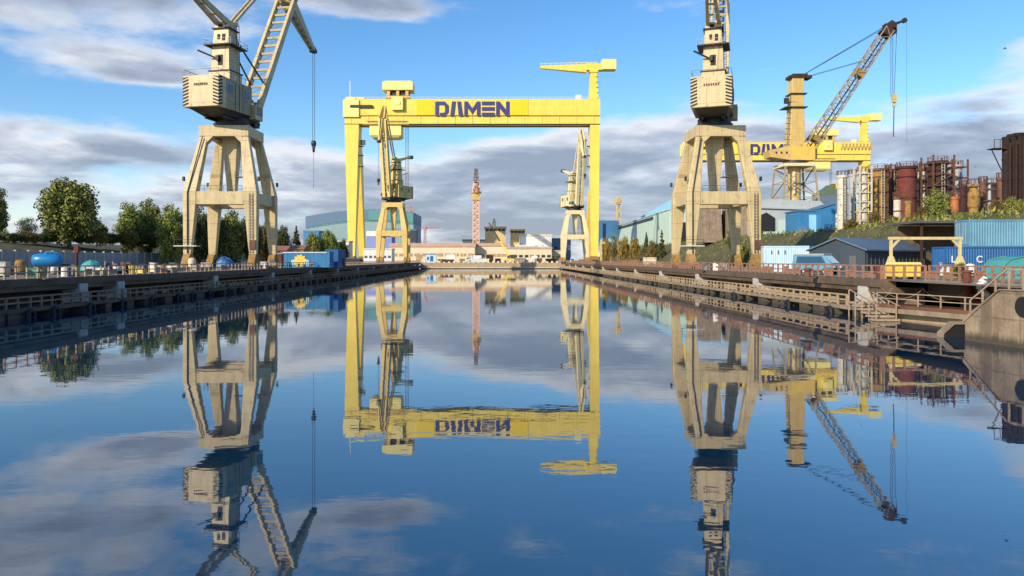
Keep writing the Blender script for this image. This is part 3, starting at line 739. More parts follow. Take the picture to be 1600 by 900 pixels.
    if zig:
        m=MB()
        for k in range(9):
            a=t+8+k*2.6
            m.bar((a,.2,zt-5.5),(a+1.3,.2,zt-1),.7).bar((a+1.3,.2,zt-1),(a+2.6,.2,zt-5.5),.7)
        m.build('side_truss',M['ochre_crane'],root)
    # maintenance crane on its pylon over the right leg
    m=MB().rect_loft([(66,4.5,zt,5.0,5),(66,4.5,zt+15,3.4,3.6),(66,4.5,zt+15.2,4.6,4.8),(66,4.5,zt+16.4,4.6,4.8)]); py_=m.build('pylon',M['yellow'],root)
    m=MB()
    for k in range(5): m.box(68.2-.3*k*.4,2.0,zt+1+k*2.9,1.4,1.2,.2)
    m.build('pylon_landing',M['ochre_crane'],py_)
    MB().box(57.5,2.2,zt+.02,3.2,3,2.4).build('girder_hut',M['white'],root)
    m=MB().hexa([(37,3.6,zt+17.6),(62,2.6,zt+15.2),(62,6.4,zt+15.2),(37,5.4,zt+17.6)],[(37,3.6,zt+19.0),(62,2.6,zt+19.6),(62,6.4,zt+19.6),(37,5.4,zt+19.0)])
    m.box(66.5,4.5,zt+16.42,9.2,4.6,3.4); ar=m.build('jib_arm',M['yellow'],root)
    m=MB().bar((37,3.4,zt+20),(68,3.4,zt+20.8),.25)
    for k in range(12): m.bar((37+k*2.8,3.4,zt+18.8),(37+k*2.8,3.4,zt+20.4),.2)
    m.build('jib_rail',M['yellow_pale'],ar)
    m=MB().box(74.3,4.5,zt+16.6,7.6,6,5.4); m.build('jib_counterweight',M['yellow_pale'],ar)
    return root
gantry('great yellow gantry crane spanning the dock with violet lettering on its girder',X(738,398),398,-38.5)
gantry('second yellow gantry crane far off on the right, mostly hidden behind the ochre crane',X(1215,545),545,39,zig=True,ground=DECK)

# ------------------------------------------------------------------ ochre lattice jib crane on the terrace
def lattice_crane():
    D=300; s=D/F; zt_=10.7
    x=X(1241,D)
    root=thing('slewing_crane','ochre column crane with a long lattice boom raised to the right behind the grey hall','crane',(x,D,zt_))
    z=lambda py: Z(py,D)-zt_
    u=lambda px: X(px,D)-x
    m=MB(); m.lattice((0,0,0),(0,0,z(262)),16.8,11.6,5,.30,face_r=.18); m.build('pedestal',M['lattice_grey'],root)
    m=MB().tube((0,0,0),(0,0,z(260)),2.5,2.5,16); m.build('inner_column',M['ochre_crane'],root,smooth=False)
    MB().box(-1.4,-3.2,z(304),.9,.6,9).build('access_ladder',M['cream'],root)
    MB().box(0,0,z(262)+.02,12.4,11.6,1.2).build('pedestal_deck',M['cream'],root)
    m=MB().lathe([(4.4,z(256.5)),(4.4,z(252))],n=24); m.build('slewing_ring',M['dark'],root)
    m=MB().hexa([(u(1199),-3.5,z(247)),(u(1246),-3.5,z(254)),(u(1246),3.5,z(254)),(u(1199),3.5,z(247))],[(u(1196),-3.5,z(237)),(u(1246),-3.5,z(226)),(u(1246),3.5,z(226)),(u(1196),3.5,z(237))])
    hs_=m.build('counterweight',M['ochre_crane'],root)
    m=MB()
    for k in range(3): m.box(u(1208+k*8),-3.55,z(242),.7,.1,.8)
    m.build('vent',M['dark'],hs_)
    MB().box(u(1250),0,z(251.9),9,8,5.5).build('machine_deck',M['orange_yel'],root)
    m=MB().rect_loft([(u(1242),0,z(251),6.2,5.4),(u(1242.5),0,z(200),5.8,5.2),(u(1244),0,z(126),4.7,4.4),(u(1244),0,z(120),4.8,4.4)]); col=m.build('column',M['ochre_crane'],root,bevel=.15)
    m=MB().box(u(1248),0,z(124),9,4.8,1.2).box(u(1248),0,z(120),6,3.6,.9); m.tube((u(1255),-1.6,z(120)),(u(1255),1.6,z(120)),.9,.9,12); m.build('column_head',M['brown'],col)
    m=MB().box(u(1244),0,z(149),6.6,6.2,.4).box(u(1240),0,z(170),9,6.8,.35).box(u(1226.5),-1.5,z(163),1.6,1.4,2.2); m.build('column_platform',M['dark'],col)
    m=MB(); 
    for q in (0,1.4): m.bar((u(1226)+q,-2.2,z(232)),(u(1232)+q,-2.2,z(150)),.16)
    for k in range(9):
        t=k/9; m.box(u(1226)+.7+t*1.5,-2.2,z(228)+t*19.5,3.4,.5,.2)
    m.build('column_ladder',M['steel'],col)
    m=MB().box(u(1264),0,z(249),5,4,4).box(u(1252),-2.9,z(248),3,2,3.5); m.tube((u(1258),-3.2,z(240)),(u(1258),3.2,z(240)),1.1,1.1,14); m.build('boom_winch',M['orange_yel'],root)
    f=Vector((u(1256),0,z(243))); t=Vector((u(1388),0,z(46)))
    m=MB(); m.lattice(f+(t-f)*.07,t,4.3,3.5,20,.19,up=(0,1,0),face_r=.10); m.lattice(f,f+(t-f)*.075,1.6,4.3,1,.3,up=(0,1,0)); bm_=m.build('boom',M['lattice_grey'],root)
    dd=(t-f).normalized()
    m=MB().bar(f+dd*4,t-dd*2,.45,.45); m.build('boom_walkway',M['dark'],bm_)
    m=MB().bar(f+dd*7,f+dd*9,3.6,3.6).bar(f+dd*39,f+dd*41.5,3.4,3.4); m.build('boom_joint',M['ochre'],bm_)
    m=MB().bar(t-dd*3,t+dd*3.5,4.6,3.8,2.4,2.4,up=(0,1,0)); m.box(t.x+.5,0,t.z-.5,4.5,3,2.6); m.tube((t.x+1.5,-1.5,t.z-1),(t.x+1.5,1.5,t.z-1),1.4,1.4,14); m.build('boom_head',M['brown'],bm_)
    m=MB().bar(t+dd*2,(u(1416),0,z(31)),1.2,1.2,.8,.8); m.tube((u(1413),-.6,z(32)),(u(1413),.6,z(32)),1.0,1.0,12); m.build('jib_tip',M['dark'],bm_)
    m=MB()
    for q in (-1.2,1.2):
        m.tube((u(1253),q,z(118)),(t.x-1,q,t.z+1.5),.13,.13,5); m.tube((u(1254),q,z(122)),(u(1360),q,z(92)),.09,.09,5); m.tube((u(1250),q,z(120)),(t.x-2.5,q,t.z),.1,.1,5)
    m.build('pendant_rope',M['rope'],root)
    m=MB()
    for q in (1392,1395,1401): m.tube((u(q),0,t.z-.8),(u(q) if q<1400 else u(1397),0,z(150)),.11,.11,5)
    m.tube((u(1397),0,z(165)),(u(1396),0,z(214)),.2,.2,5); m.tube((u(1416.5),0,z(33)),(u(1417),0,z(222)),.05,.05,5); m.build('hoist_rope',M['rope'],root)
    m=MB().box(u(1397),0,z(160),1.6,1.4,3.2).ring((u(1397),0,z(164)),.7,.25,axis='y'); m.build('hook_block',M['ochre_crane'],root)
lattice_crane()

# ------------------------------------------------------------------ far tower crane and little cranes
def tower_crane_red():
    D=440; s=D/F; x=X(744,D)
    root=thing('tower_crane','slim faded red lattice tower crane standing beyond the dock head','crane',(x,D,DECK))
    z=lambda py: Z(py,D)-DECK
    m=MB(); m.lattice((0,0,0),(0,0,z(312)),3.6,3.6,22,.28,face_r=.2); m.build('mast',M['red_crane'],root)
    m=MB(); 
    for k in range(6): m.box(0,0,2+k*8.5,2.6,2.6,.2)
    m.build('mast_landing',M['pink_crane'],root)
    m=MB().box(0,0,z(313),5,5,2.2).box(0,0,z(302),6.2,5.2,1.0).box(0,-.3,z(307),4,4,1.6); m.build('slewing_head',M['ochre_crane'],root)
    MB().box(.6,-2.4,z(294),3.0,2.4,2.8).build('cab',M['red_crane'],root)
    MB().box(.6,-3.65,z(291),2.2,.1,2.2).build('cab_window',M['black'],root)
    m=MB(); m.lattice((0,0,z(301)),(0,0,z(266)),4.2,1.6,6,.24,face_r=.2); m.box(0,0,z(266),2.2,2,.8); m.build('tower_head',M['red_crane'],root)
    m=MB(); m.lattice((0,-1,z(298)),(1.2,-34,z(297)),2.4,1.2,14,.16,face_r=.1); m.build('jib',M['red_crane'],root)
    m=MB(); m.lattice((0,1,z(298)),(-.6,14,z(298)),2.2,2.2,5,.18,face_r=.12); m.box(-.6,13,z(300),3.6,3,3); m.build('counter_jib',M['red_crane'],root)
    m=MB().tube((0,0,z(266)),(1.0,-28,z(297)),.09,.09,5).tube((0,0,z(266)),(-.5,12,z(297)),.09,.09,5); m.build('stay_rope',M['rope'],root)
tower_crane_red()
def far_crane(px, ytop, D, jl, jr, label, mat, base=DECK):
    x=X(px,D); root=thing('far_tower_crane',label,'crane',(x,D,base)); h=Z(ytop,D)-base
    MB().lattice((0,0,0),(0,0,h),2.4,2.0,14,.26,face_r=.18).build('mast',mat,root)
    MB().lattice((-jl,0,h*.93),(jr,0,h*.93),1.8,1.4,14,.22,face_r=.15).build('jib',mat,root)
    MB().box(0,-1.4,h*.88,2.4,2,2.2).build('cab',M['pink_crane'],root)
    MB().tube((0,0,h),(jr*.8,0,h*.94),.12).tube((0,0,h),(-jl*.8,0,h*.94),.12).build('stay_rope',mat,root)
far_crane(640,322,700,2,5,'tall thin pinkish tower crane far off beside the left distant portal crane',M['pink_crane'])
far_crane(664,352,760,14,15,'small T shaped pinkish tower crane on the far skyline',M['pink_crane'])
far_crane(966,307,520,3,3,'tiny tan crane mast rising behind the right leg of the big gantry',M['beige2'])

# ------------------------------------------------------------------ near right bay: stairs, gangway, outfall
bay=thing('stair_bay','recessed quay bay with red gangway and pale concrete wall beside the stairs','quay wall',(XR,0,0))
MB().box(5.6,46,1.55,4.0,20,1.296).build('deck_beam',M['concrete_shaded'],bay)
MB().box(5.0,46,DECK-.0,3.4,20,.10).build('coping',M['concrete'],bay)
MB().box(6.6,46.0,-1.5,1.0,20,3.04).build('recess_wall',M['concrete_pale'],bay)
MB().hexa([(-.6,55.9,.9),(1.2,55.9,.9),(5.9,42.5,.9),(3.0,42.5,.9)],[(-.6,55.9,1.15),(1.2,55.9,1.15),(5.9,42.5,1.15),(3.0,42.5,1.15)]).build('gangway',M['rust'],bay)
MB().hexa([(-.7,55.9,.55),(1.2,55.9,.55),(5.9,42.5,.55),(2.9,42.5,.55)],[(-.7,55.9,.895),(1.2,55.9,.895),(5.9,42.5,.895),(2.9,42.5,.895)]).build('gangway_beam',M['concrete'],bay)
MB().hexa([(.2,55.9,-1),(1.4,55.9,-1),(6.0,42.5,-1),(3.4,42.5,-1)],[(.2,55.9,.545),(1.4,55.9,.545),(6.0,42.5,.545),(3.4,42.5,.545)]).build('footing',M['concrete_tan'],bay)
for k in range(8):
    t=k/7; MB().bar((-.5+3.5*t,55.5-12.8*t,1.15),(-.5+3.5*t,55.5-12.8*t,2.0),.07).build('rail_post',M['tan_rail'],bay)
MB().bar((-.5,55.5,2.0),(3.0,42.7,2.0),.06).bar((-.5,55.5,1.6),(3.0,42.7,1.6),.05).build('rail',M['tan_rail'],bay)
# yellow-tan steps going down to the water where the gangway begins
st=thing('water_steps','tan wooden steps with rails leading down to the water below the gangway','steps',(XR-1.0,56,0))
for k in range(6):
    MB().box(.1*k,-2.6+k*.9,1.15-.2*(5-k)-.12,1.7,.95,.14).build('step',M['tan_rail'],st)
for q in (-.7,.75):
    m=MB().bar((q,-3,1.15),(q+.5,2.4,2.1),.07)
    for k in range(5): m.bar((q+.1*k,-2.7+k*1.25,-.3),(q+.1*k,-2.7+k*1.25,1.2+k*.22),.07)
    m.build('step_rail',M['tan_rail'],st)
# concrete stair flank
fl=thing('stair_block','big sloping concrete stair block standing in the water at the right edge','stairs',(26,39,0))
def flank():
    # side profile along y (far to near), extruded along +x
    prof=[(1.9,-1.5),(1.9,1.15),(-.55,2.86),(-6,2.86),(-6,-1.5)]
    m=MB().prism(prof, lambda u,v,w:(-.13*u+w+.1, u, v), 4.6)
    return m
b_=flank().build('flank',M['concrete_tide'],fl,bevel=.05)
MB().tube((.29,-2.05,2.1),(.78,-2.0,2.1),.52,.52,22).build('round_hole_shade',M['black'],fl)  # proud black disc painted in for the shade inside the hole
MB().prism([(1.92,.95),(1.92,1.2),(-.55,2.93),(-6,2.93),(-6,2.862),(-.5,2.862)], lambda u,v,w:(-.13*u+w+.02,u,v+.02), .6).build('coping',M['concrete'],fl)
for k in range(9):
    t=k/8; y=2.0-t*7.0; zb=1.18+min(1.0,max(0,(1.9-y)/2.45))*1.71
    MB().bar((-.13*y+.5,y,zb),(-.13*y+.5,y,zb+1.05),.075).build('rail_post',M['tan_rail'],fl)
MB().bar((-.26+.5,2.0,2.2),(.55,-.55,3.98),.07).bar((.55,-.55,3.98),(1.15,-5,3.98),.07).build('rail',M['tan_rail'],fl)
of=thing('outfall_hood','dark outfall pipe under a pale concrete hood beside the stair block','outfall',(27.2,42.6,0))
m=MB()
pr=[(-1.6,-.2),(-1.6,.24),(-.9,.88),(1.5,.93),(1.5,.76),(-.84,.72),(-1.45,.16),(-1.45,-.2)]
m.prism(pr, lambda u,v,w:(u,w,v), .45).build('hood',M['concrete'],of)
MB().prism([(-1.45,-.5),(-1.45,.15),(-.85,.71),(1.5,.75),(1.5,-.5)], lambda u,v,w:(u,.1+w,v), .3).build('outfall_shade',M['black'],of)  # black infill stands for the shade under the hood
# drain pipes and slack cables hanging from the deck
p=thing('drain_pipe','rust red bent drain pipe coming over the right deck edge','pipe',(32.1,50.5,0))
MB().path([(0,0,3.7),(0,0,2.6),(.1,-.1,2.1),(.6,-.3,1.6)],.26,10).build('pipe',M['rust_red'],p)
MB().lathe([(.36,3.6),(.36,3.75)],n=14).build('flange',M['rust'],p)
p=thing('drain_pipe','pale bent drain pipe beside the stair railing','pipe',(32.4,49.0,0))
MB().path([(0,0,3.2),(-.35,0,2.9),(-.4,0,2.5),(.1,-.1,2.1)],.22,10).build('pipe',M['white'],p)
MB().lathe([(.32,3.1),(.32,3.22)],n=14).build('flange',M['steel'],p)
for i,(ya,yb,lb) in enumerate(((58,55.2,'thick cable sagging under the deck beside the pale support block'),(56,53.2,'thin cable loop sagging under the deck edge above the gangway'),(53.2,50.6,'thin cable loop sagging nearest to the red drain pipe'))):
    pts=[]
    for k in range(11):
        t=k/10; xx=XR+.05+ (3.4*max(0,(56-(ya+(yb-ya)*t))/6)); pts.append((xx,ya+(yb-ya)*t,2.35-(.75 if i else 1.2)*4*t*(1-t)))
    tag(MB().path(pts,.022 if i else .035,6).build('hanging_cable',M['brown_rail']),lb,'cable','cables hanging under the right deck')
railing('short pinkish railing across the deck end under the yellow frame',XR+.5,0,3.2,DECK+.1,1.05,.8,M['rust_pink'],panel=.4,r=.055)
xr=bpy.data.objects[[o.name for o in bpy.data.objects if o.get('label','').startswith('short pinkish')][0]]; xr.location=(XR+.45,56.4,DECK+.1); xr.rotation_euler=(0,0,R(-90))
railing('pinkish railing along the near right deck edge, from the yellow frame to the stairs',XR+3.7,37,56,DECK+.1,1.05,.9,M['rust_pink'],panel=.35,r=.055)

# ------------------------------------------------------------------ fenders and mooring gear
tyre=MB().ring((0,0,0),.42,.17,20,8,axis='x')
def fender(x,y,z,label):
    o=thing('tyre_fender',label,'fender',(x,y,z),0,'tyre fenders on the dock walls')
    if not fender.first:
        tyre.build('tyre',M['black'],o); m=MB().tube((0,0,.5),(0,0,1.0),.03); m.build('chain',M['steel'],o); fender.first=o
    else:
        for ch in fender.first.children:
            c=ch.copy(); COL.objects.link(c); c.parent=o
    return o
fender.first=None
for k in (0.3,2.4,6.2): fender(XR-1.08,61+k*4.3,.02,'black tyre fender hung below the right gangway')
for k in range(11): fender(XL+1.08,50+k*5.3+random.uniform(-1.5,1.5),.12,'black tyre fender hung below the left gangway')

# ------------------------------------------------------------------ containers, sheds and gear on the right quay
def container(name,label,cat,c,size,rz,mat,door=True,sign=None,ribs=22,group=None,extra=None):
    sx,sy,sz=size
    root=thing(name,label,cat,c,rz,group)
    m=MB(); h=sz-.32
    # corrugated shell
    def corr(p0,p1,out,n):
        p0=Vector(p0);p1=Vector(p1);o=Vector(out); vs=[];fs=[]
        for i in range(n*4+1):
            t=i/(n*4); d=(0,.05,.05,0)[i%4]; q=p0.lerp(p1,t)-o*d
            vs += [q+Vector((0,0,.16)), q+Vector((0,0,.16+h))]
        for i in range(n*4): fs.append((2*i,2*i+2,2*i+3,2*i+1))
        m.add(vs,fs)
    a=.04
    corr((-sx/2+a,-sy/2+a,0),(sx/2-a,-sy/2+a,0),(0,-1,0),max(4,int(ribs*sx/6)))
    corr((sx/2-a,-sy/2+a,0),(sx/2-a,sy/2-a,0),(1,0,0),max(4,int(ribs*sy/6)))
    corr((sx/2-a,sy/2-a,0),(-sx/2+a,sy/2-a,0),(0,1,0),max(4,int(ribs*sx/6)))
    corr((-sx/2+a,sy/2-a,0),(-sx/2+a,-sy/2+a,0),(-1,0,0),max(4,int(ribs*sy/6)))
    m.box(0,0,sz-.2,sx-.16,sy-.16,.08).box(0,0,.1,sx-.16,sy-.16,.08); m.build('shell',mat,root)
    m=MB()
    for qx in (-1,1):
        for qy in (-1,1): m.box(qx*(sx/2-.075),qy*(sy/2-.075),.16,.15,.15,sz-.32)
    for qz in (0,sz-.16):
        for q in (-1,1): m.box(0,q*(sy/2-.075),qz,sx,.15,.16).box(q*(sx/2-.075),0,qz,.15,sy-.3,.16)
    m.build('frame',mat,root)
    if door:
        m=MB().box(-sx/2-.0,0,.2,.05,sy-.34,sz-.42); d=m.build('door',mat,root)
        m=MB()
        for q in (-.3,-.12,.12,.3): m.bar((-sx/2-.05,q*sy,.25),(-sx/2-.05,q*sy,sz-.3),.05)
        m.build('lock_rod',M['steel_light'],d)
    if sign: sign(root,sx,sy,sz)
    return root
def arc_mark(parent, x, y, z, r, w, a0, a1):
    pts_o=[];pts_i=[]
    for k in range(15):
        a=R(a0+(a1-a0)*k/14); pts_o.append((math.cos(a)*r,math.sin(a)*r)); pts_i.append((math.cos(a)*(r-w),math.sin(a)*(r-w)))
    m=MB()
    for k in range(14):
        m.prism([pts_i[k],pts_o[k],pts_o[k+1],pts_i[k+1]],lambda u,v,q:(x+u,y-q,z+v),.03)
    m.build('letter_mark',M['white'],parent)
def slit_sign(root,sx,sy,sz):
    for q in (-.33,-.18,-.03): MB().box(q*sx,-sy/2-.02,sz*.68,.12,.05,.5).build('vent_slot',M['steel'],root)
D=98; container('site_container','very pale blue container cabin by the right crane, brightest of the containers','container',(X(1226,D),D,DECK),(5.6,2.8,3.4),R(-12),M['blue_pale'],sign=slit_sign)
def two_marks(root,sx,sy,sz):
    for q in (.26,.42):
        MB().box(q*sx,-sy/2-.02,sz*.5,.42,.05,.9).build('sign',M['white'],root)
D=104; container('site_container','dark blue container with two small white signs behind the pale blue van','container',(X(1286,D),D,DECK),(6.4,2.6,3.5),R(-4),M['blue'],sign=two_marks)
D=80.5
def c_mark(root,sx,sy,sz):
    arc_mark(root,-sx*.11,-sy/2-.03,sz*.55,.38,.13,40,320)
    m=MB().prism([(-.32,.36),(-.18,.36),(-.18,-.22),(.3,-.22),(.3,-.36),(-.32,-.36)],lambda u,v,q:(-sx*.40+u,-sy/2-.03-q,sz*.55+v),.03); m.build('letter_mark',M['white'],root)
lowc=container('site_container','long bright blue container with white letters under another container','container',(X(1534,D),D,DECK),(9.2,2.8,3.0),R(-3),M['blue'],door=False,sign=c_mark)
container('site_container','light blue container stacked on top of the long bright blue container','container',(X(1549,D)+.05,D,DECK+3.02),(6.4,2.7,2.9),R(-3),M['blue_light'],door=True)
# dark warehouse with a pitched roof
def shed(name,label,cat,c,w,l,eave,ridge,rz,wall,roof,doors=(),overhang=.35):
    """gable faces local -y; ridge along y"""
    root=thing(name,label,cat,c,rz)
    m=MB().prism([(-w/2,0),(w/2,0),(w/2,eave),(0,ridge),(-w/2,eave)],lambda u,v,q:(u,q-l/2,v),l); m.build('wall',wall,root)
    k=(ridge-eave)/(w/2); o=overhang
    m=MB()
    for s in (-1,1):
        m.prism([(0,ridge+.03),(s*(w/2+o),eave-k*o+.03),(s*(w/2+o),eave-k*o+.2),(0,ridge+.2)],lambda u,v,q:(u,q-l/2-o,v),l+2*o)
    m.build('roof',roof,root)
    for (u,z,ww,hh,mt) in doors:
        MB().box(u,-l/2-.02,z,ww,.1,hh).build('door' if z<.3 else 'window',M[mt],root)
    return root
D=84
wh=shed('dark_shed','dark slate coloured shed with pitched roof behind the small yellow frame','shed',(X(1352,D)+4.0,D+7.0,DECK),6.6,16,2.7,4.0,R(-52),M['blue_slate'],M['blue_slate_roof'],[(-.8,.05,2.0,2.3,'blue_slate'),(1.9,.05,.8,2.0,'steel')])
m=MB()
for k in range(16): m.box(3.3+.03,-7.6+k*1.0,.1,.06,.08,2.5)
m.build('cladding_rib',M['steel'],wh)
# low flat roof building with overhang at far right behind the containers
D=90
lr=thing('canopy_shed','low dark open shed with a wide flat roof behind the stacked containers','shed',(X(1545,D),D+4,DECK))
MB().box(0,0,6.1,17,7,.28).build('roof',M['steel'],lr)
MB().box(0,2.6,0,15,.3,6.0).build('back_wall',M['concrete_shaded'],lr)
for q in (-7.6,-2.5,2.5,7.6): MB().box(q,-2.9,0,.25,.25,6.09).build('post',M['brown'],lr)
# pale blue van with a grey roof
def van(label,c,rz,body,roofm):
    root=thing('van',label,'van',c,rz)
    m=MB().hexa([(-.95,-2.2,.45),(.95,-2.2,.45),(.95,2.3,.45),(-.95,2.3,.45)],[(-.98,-2.25,1.15),(.98,-2.25,1.15),(.98,2.3,1.15),(-.98,2.3,1.15)])
    m.hexa([(-.96,-2.1,1.15),(.96,-2.1,1.15),(.96,2.28,1.15),(-.96,2.28,1.15)],[(-.82,-1.2,2.1),(.82,-1.2,2.1),(.82,2.2,2.1),(-.82,2.2,2.1)])
    m.build('body',body,root,bevel=.08)
    MB().box(0,.5,2.105,1.7,3.5,.12).build('roof',roofm,root,bevel=.04)
    MB().hexa([(-.78,-2.06,1.25),(.78,-2.06,1.25),(.72,-2.0,1.3),(-.72,-2.0,1.3)],[(-.7,-1.32,2.02),(.7,-1.32,2.02),(.66,-1.25,2.0),(-.66,-1.25,2.0)]).build('windscreen',M['blue_pale'],root)
    for s in (-1,1):
        MB().hexa([(s*.965,-1.5,1.25),(s*.965,1.8,1.25),(s*.93,1.8,1.25),(s*.93,-1.5,1.25)],[(s*.86,-1.0,1.95),(s*.86,1.7,1.95),(s*.82,1.7,1.95),(s*.82,-1.0,1.95)]).build('side_window',M['glass'],root)
        MB().box(s*.7,-2.28,.75,.35,.08,.25).build('headlight',M['white'],root)
        for yy in (-1.4,1.5):
            w=MB().tube((s*.82,yy,.36),(s*1.0,yy,.36),.36,.36,16).build('wheel',M['black'],root)
            MB().tube((s*1.0,yy,.36),(s*1.02,yy,.36),.2,.2,12).build('hubcap',M['steel_light'],w)
    MB().box(0,-2.3,.45,1.9,.12,.2).build('bumper',M['steel'],root)
    return root
D=78; van('pale blue van with a grey roof parked before the dark blue container',(X(1276,D),D,DECK+.0),R(38),M['blue_light'],M['grey_roof'])
# small yellow portal frame with A legs
D=64
fr=thing('lifting_frame','small pale yellow lifting frame like a goal standing on the right deck edge','frame',(X(1446,D),D,DECK))
MB().box(0,0,3.35,6.4,.24,.24).build('beam',M['frame_yellow'],fr)
for s in (-1,1):
    MB().bar((s*3.0,0,1.4),(s*3.0,0,3.345),.2,.2).build('post',M['frame_yellow'],fr)
    m=MB().hexa([(s*3.0-.75,-.3,.02),(s*3.0+.75,-.3,.02),(s*3.0+.75,.3,.02),(s*3.0-.75,.3,.02)],[(s*3.0-.15,-.15,1.9),(s*3.0+.15,-.15,1.9),(s*3.0+.15,.15,1.9),(s*3.0-.15,.15,1.9)]); m.build('foot',M['frame_yellow'],fr)
    MB().bar((s*3.0,0,2.6),(s*2.3,0,3.36),.16).build('brace',M['frame_yellow'],fr)
D=60
bk=thing('machine_box','bright yellow machine box behind the railing below the yellow frame','machine',(X(1421,D),D+.9,DECK))
MB().box(0,0,.2,2.2,1.3,1.0).build('body',M['yellow_skip'],bk,bevel=.06)
MB().prism([(-1.15,1.21),(1.15,1.21),(1.0,1.4),(-1.0,1.4)],lambda u,v,q:(u,q-.7,v),1.4).build('lid',M['yellow_pale'],bk)
for q in (-.9,.9): MB().box(q,0,0,.25,1.4,.195).build('skid',M['dark'],bk)
# teal tent-like tarpaulin at far right
D=62
tt=thing('tarpaulin_tent','teal tarpaulin shelter over a frame at the right edge of the deck','tent',(X(1584,D),D,DECK))
m=MB().prism([(-1.9,0),(-1.75,.9),(-1.2,1.55),(0,1.85),(1.2,1.55),(1.75,.9),(1.9,0)],lambda u,v,q:(u,q-1.2,v),2.4); m.build('cover',M['teal'],tt)
for q in (-1.25,1.25):
    m=MB()
    m.path([(-1.95,q,0),(-1.8,q,.92),(-1.22,q,1.6),(0,q,1.9),(1.22,q,1.6),(1.8,q,.92),(1.95,q,0)],.05,6)
    m.build('hoop',M['green'],tt)

# ------------------------------------------------------------------ generic yard clutter builders
def k_drum(r,mat):
    MB().lathe([(.29,0),(.3,.02),(.3,.29),(.315,.30),(.3,.31),(.3,.58),(.315,.59),(.3,.60),(.3,.87),(.28,.88)],n=18).build('body',mat,r)
    MB().tube((.12,.1,.88),(.12,.1,.91),.05).build('bung',M['steel'],r)
def k_crate(r,mat,s=(1.3,1.0,.9)):
    MB().box(0,0,.12,s[0],s[1],s[2]).build('box',mat,r)
    m=MB()
    for q in (-.42,0,.42): m.box(q*s[0],0,0,.14,s[1],.115)
    m.build('skid',M['bark'],r)
    m=MB()
    for q in (-.38,.38): m.box(q*s[0],-s[1]/2-.02,.14,.12,.05,s[2]-.04)
    m.box(0,-s[1]/2-.02,s[2]-.02,s[0],.05,.1); m.build('batten',mat,r)
def k_reel(r,mat):
    for q in (-.4,.4): MB().tube((q-.04,0,.75),(q+.04,0,.75),.75,.75,20).build('flange',mat,r)
    MB().tube((-.355,0,.75),(.355,0,.75),.5,.5,18).build('cable_drum',M['dark'],r)
def k_skip(r,mat,s=(2.6,1.5,1.1)):
    a,b,h=s
    MB().hexa([(-a*.38,-b/2,.1),(a*.38,-b/2,.1),(a*.38,b/2,.1),(-a*.38,b/2,.1)],[(-a/2,-b/2,h),(a/2,-b/2,h),(a/2,b/2,h),(-a/2,b/2,h)]).build('body',mat,r)
    m=MB(); 
    for q in (-1,1): m.box(0,q*(b/2+.03),h-.12,a+.1,.06,.12).box(q*(a/2+.03),0,h-.12,.06,b+.1,.12)
    m.build('rim',M['steel'],r)
    m=MB()
    for q in (-.25,.25): m.box(q*a,-b/2-.03,.2,.1,.06,h-.34)
    m.build('rib',mat,r)
def k_bollard(r,mat):
    MB().lathe([(.45,0),(.45,.08),(.27,.12),(.24,.55),(.36,.66),(.38,.78),(.2,.86)],n=18).build('body',mat,r)
    MB().box(0,0,-.001,1.1,1.1,.05).build('base_plate',M['steel'],r)
def k_pipes(r,mat):
    n=0
    for row,cnt in ((0,4),(1,3),(2,2)):
        for k in range(cnt):
            MB().tube((-1.7,-.5+row*.17+k*.34,.2+row*.29),(1.7,-.5+row*.17+k*.34,.2+row*.29),.165,.165,10).build('pipe',mat,r)
def k_tank(r,mat):
    MB().lathe([(.05,0),(.45,.12),(.6,.35),(.62,.7),(.62,1.35),(.5,1.62),(.15,1.75)],n=18).build('shell',mat,r)
    for q in range(3): MB().bar((.45*math.cos(q*2.1),.45*math.sin(q*2.1),-.35),(.45*math.cos(q*2.1),.45*math.sin(q*2.1),.3),.08).build('leg',M['steel'],r)
def k_tarp(r,mat,s=(2.2,1.5,1.2)):
    vs=[];fs=[];n=16;mm=7
    for j in range(mm+1):
        t=j/mm
        for i in range(n):
            a=2*math.pi*i/n; rr=(1-t**2.4)**.5 if t<1 else .0
            k=1+.12*mnoise.noise(Vector((math.cos(a)*2,math.sin(a)*2,t*3+s[0])))
            vs.append((math.cos(a)*s[0]/2*rr*k,math.sin(a)*s[1]/2*rr*k,t*s[2]*(1+.08*math.sin(a*3))))
    for j in range(mm):
        for i in range(n): fs.append((j*n+i,j*n+(i+1)%n,(j+1)*n+(i+1)%n,(j+1)*n+i))
    MB().add(vs,fs).build('cover',mat,r)
    MB().box(0,0,0,s[0]*.98,s[1]*.9,.12).build('pallet',M['bark'],r)
def k_cabinet(r,mat):
    MB().box(0,0,.15,1.1,.7,1.5).build('box',mat,r,bevel=.03)
    MB().box(0,-.36,.3,.95,.04,1.2).build('door',mat,r)
    MB().prism([(-.62,1.651),(.62,1.651),(.62,1.72),(-.62,1.8)],lambda u,v,q:(u,q-.42,v),.84).build('roof',M['steel_light'],r)
    for q in (-.4,.4): MB().box(q,0,0,.12,.6,.149).build('foot',M['steel'],r)
def k_compressor(r,mat):
    MB().tube((-.8,0,.75),(.8,0,.75),.45,.45,18).build('receiver',mat,r)
    MB().box(.1,0,1.18,.9,.6,.5).build('motor',M['steel'],r)
    for s in (-.6,.6): MB().tube((s,-.42,.28),(s,.42,.28),.28,.28,14).build('wheel',M['black'],r)
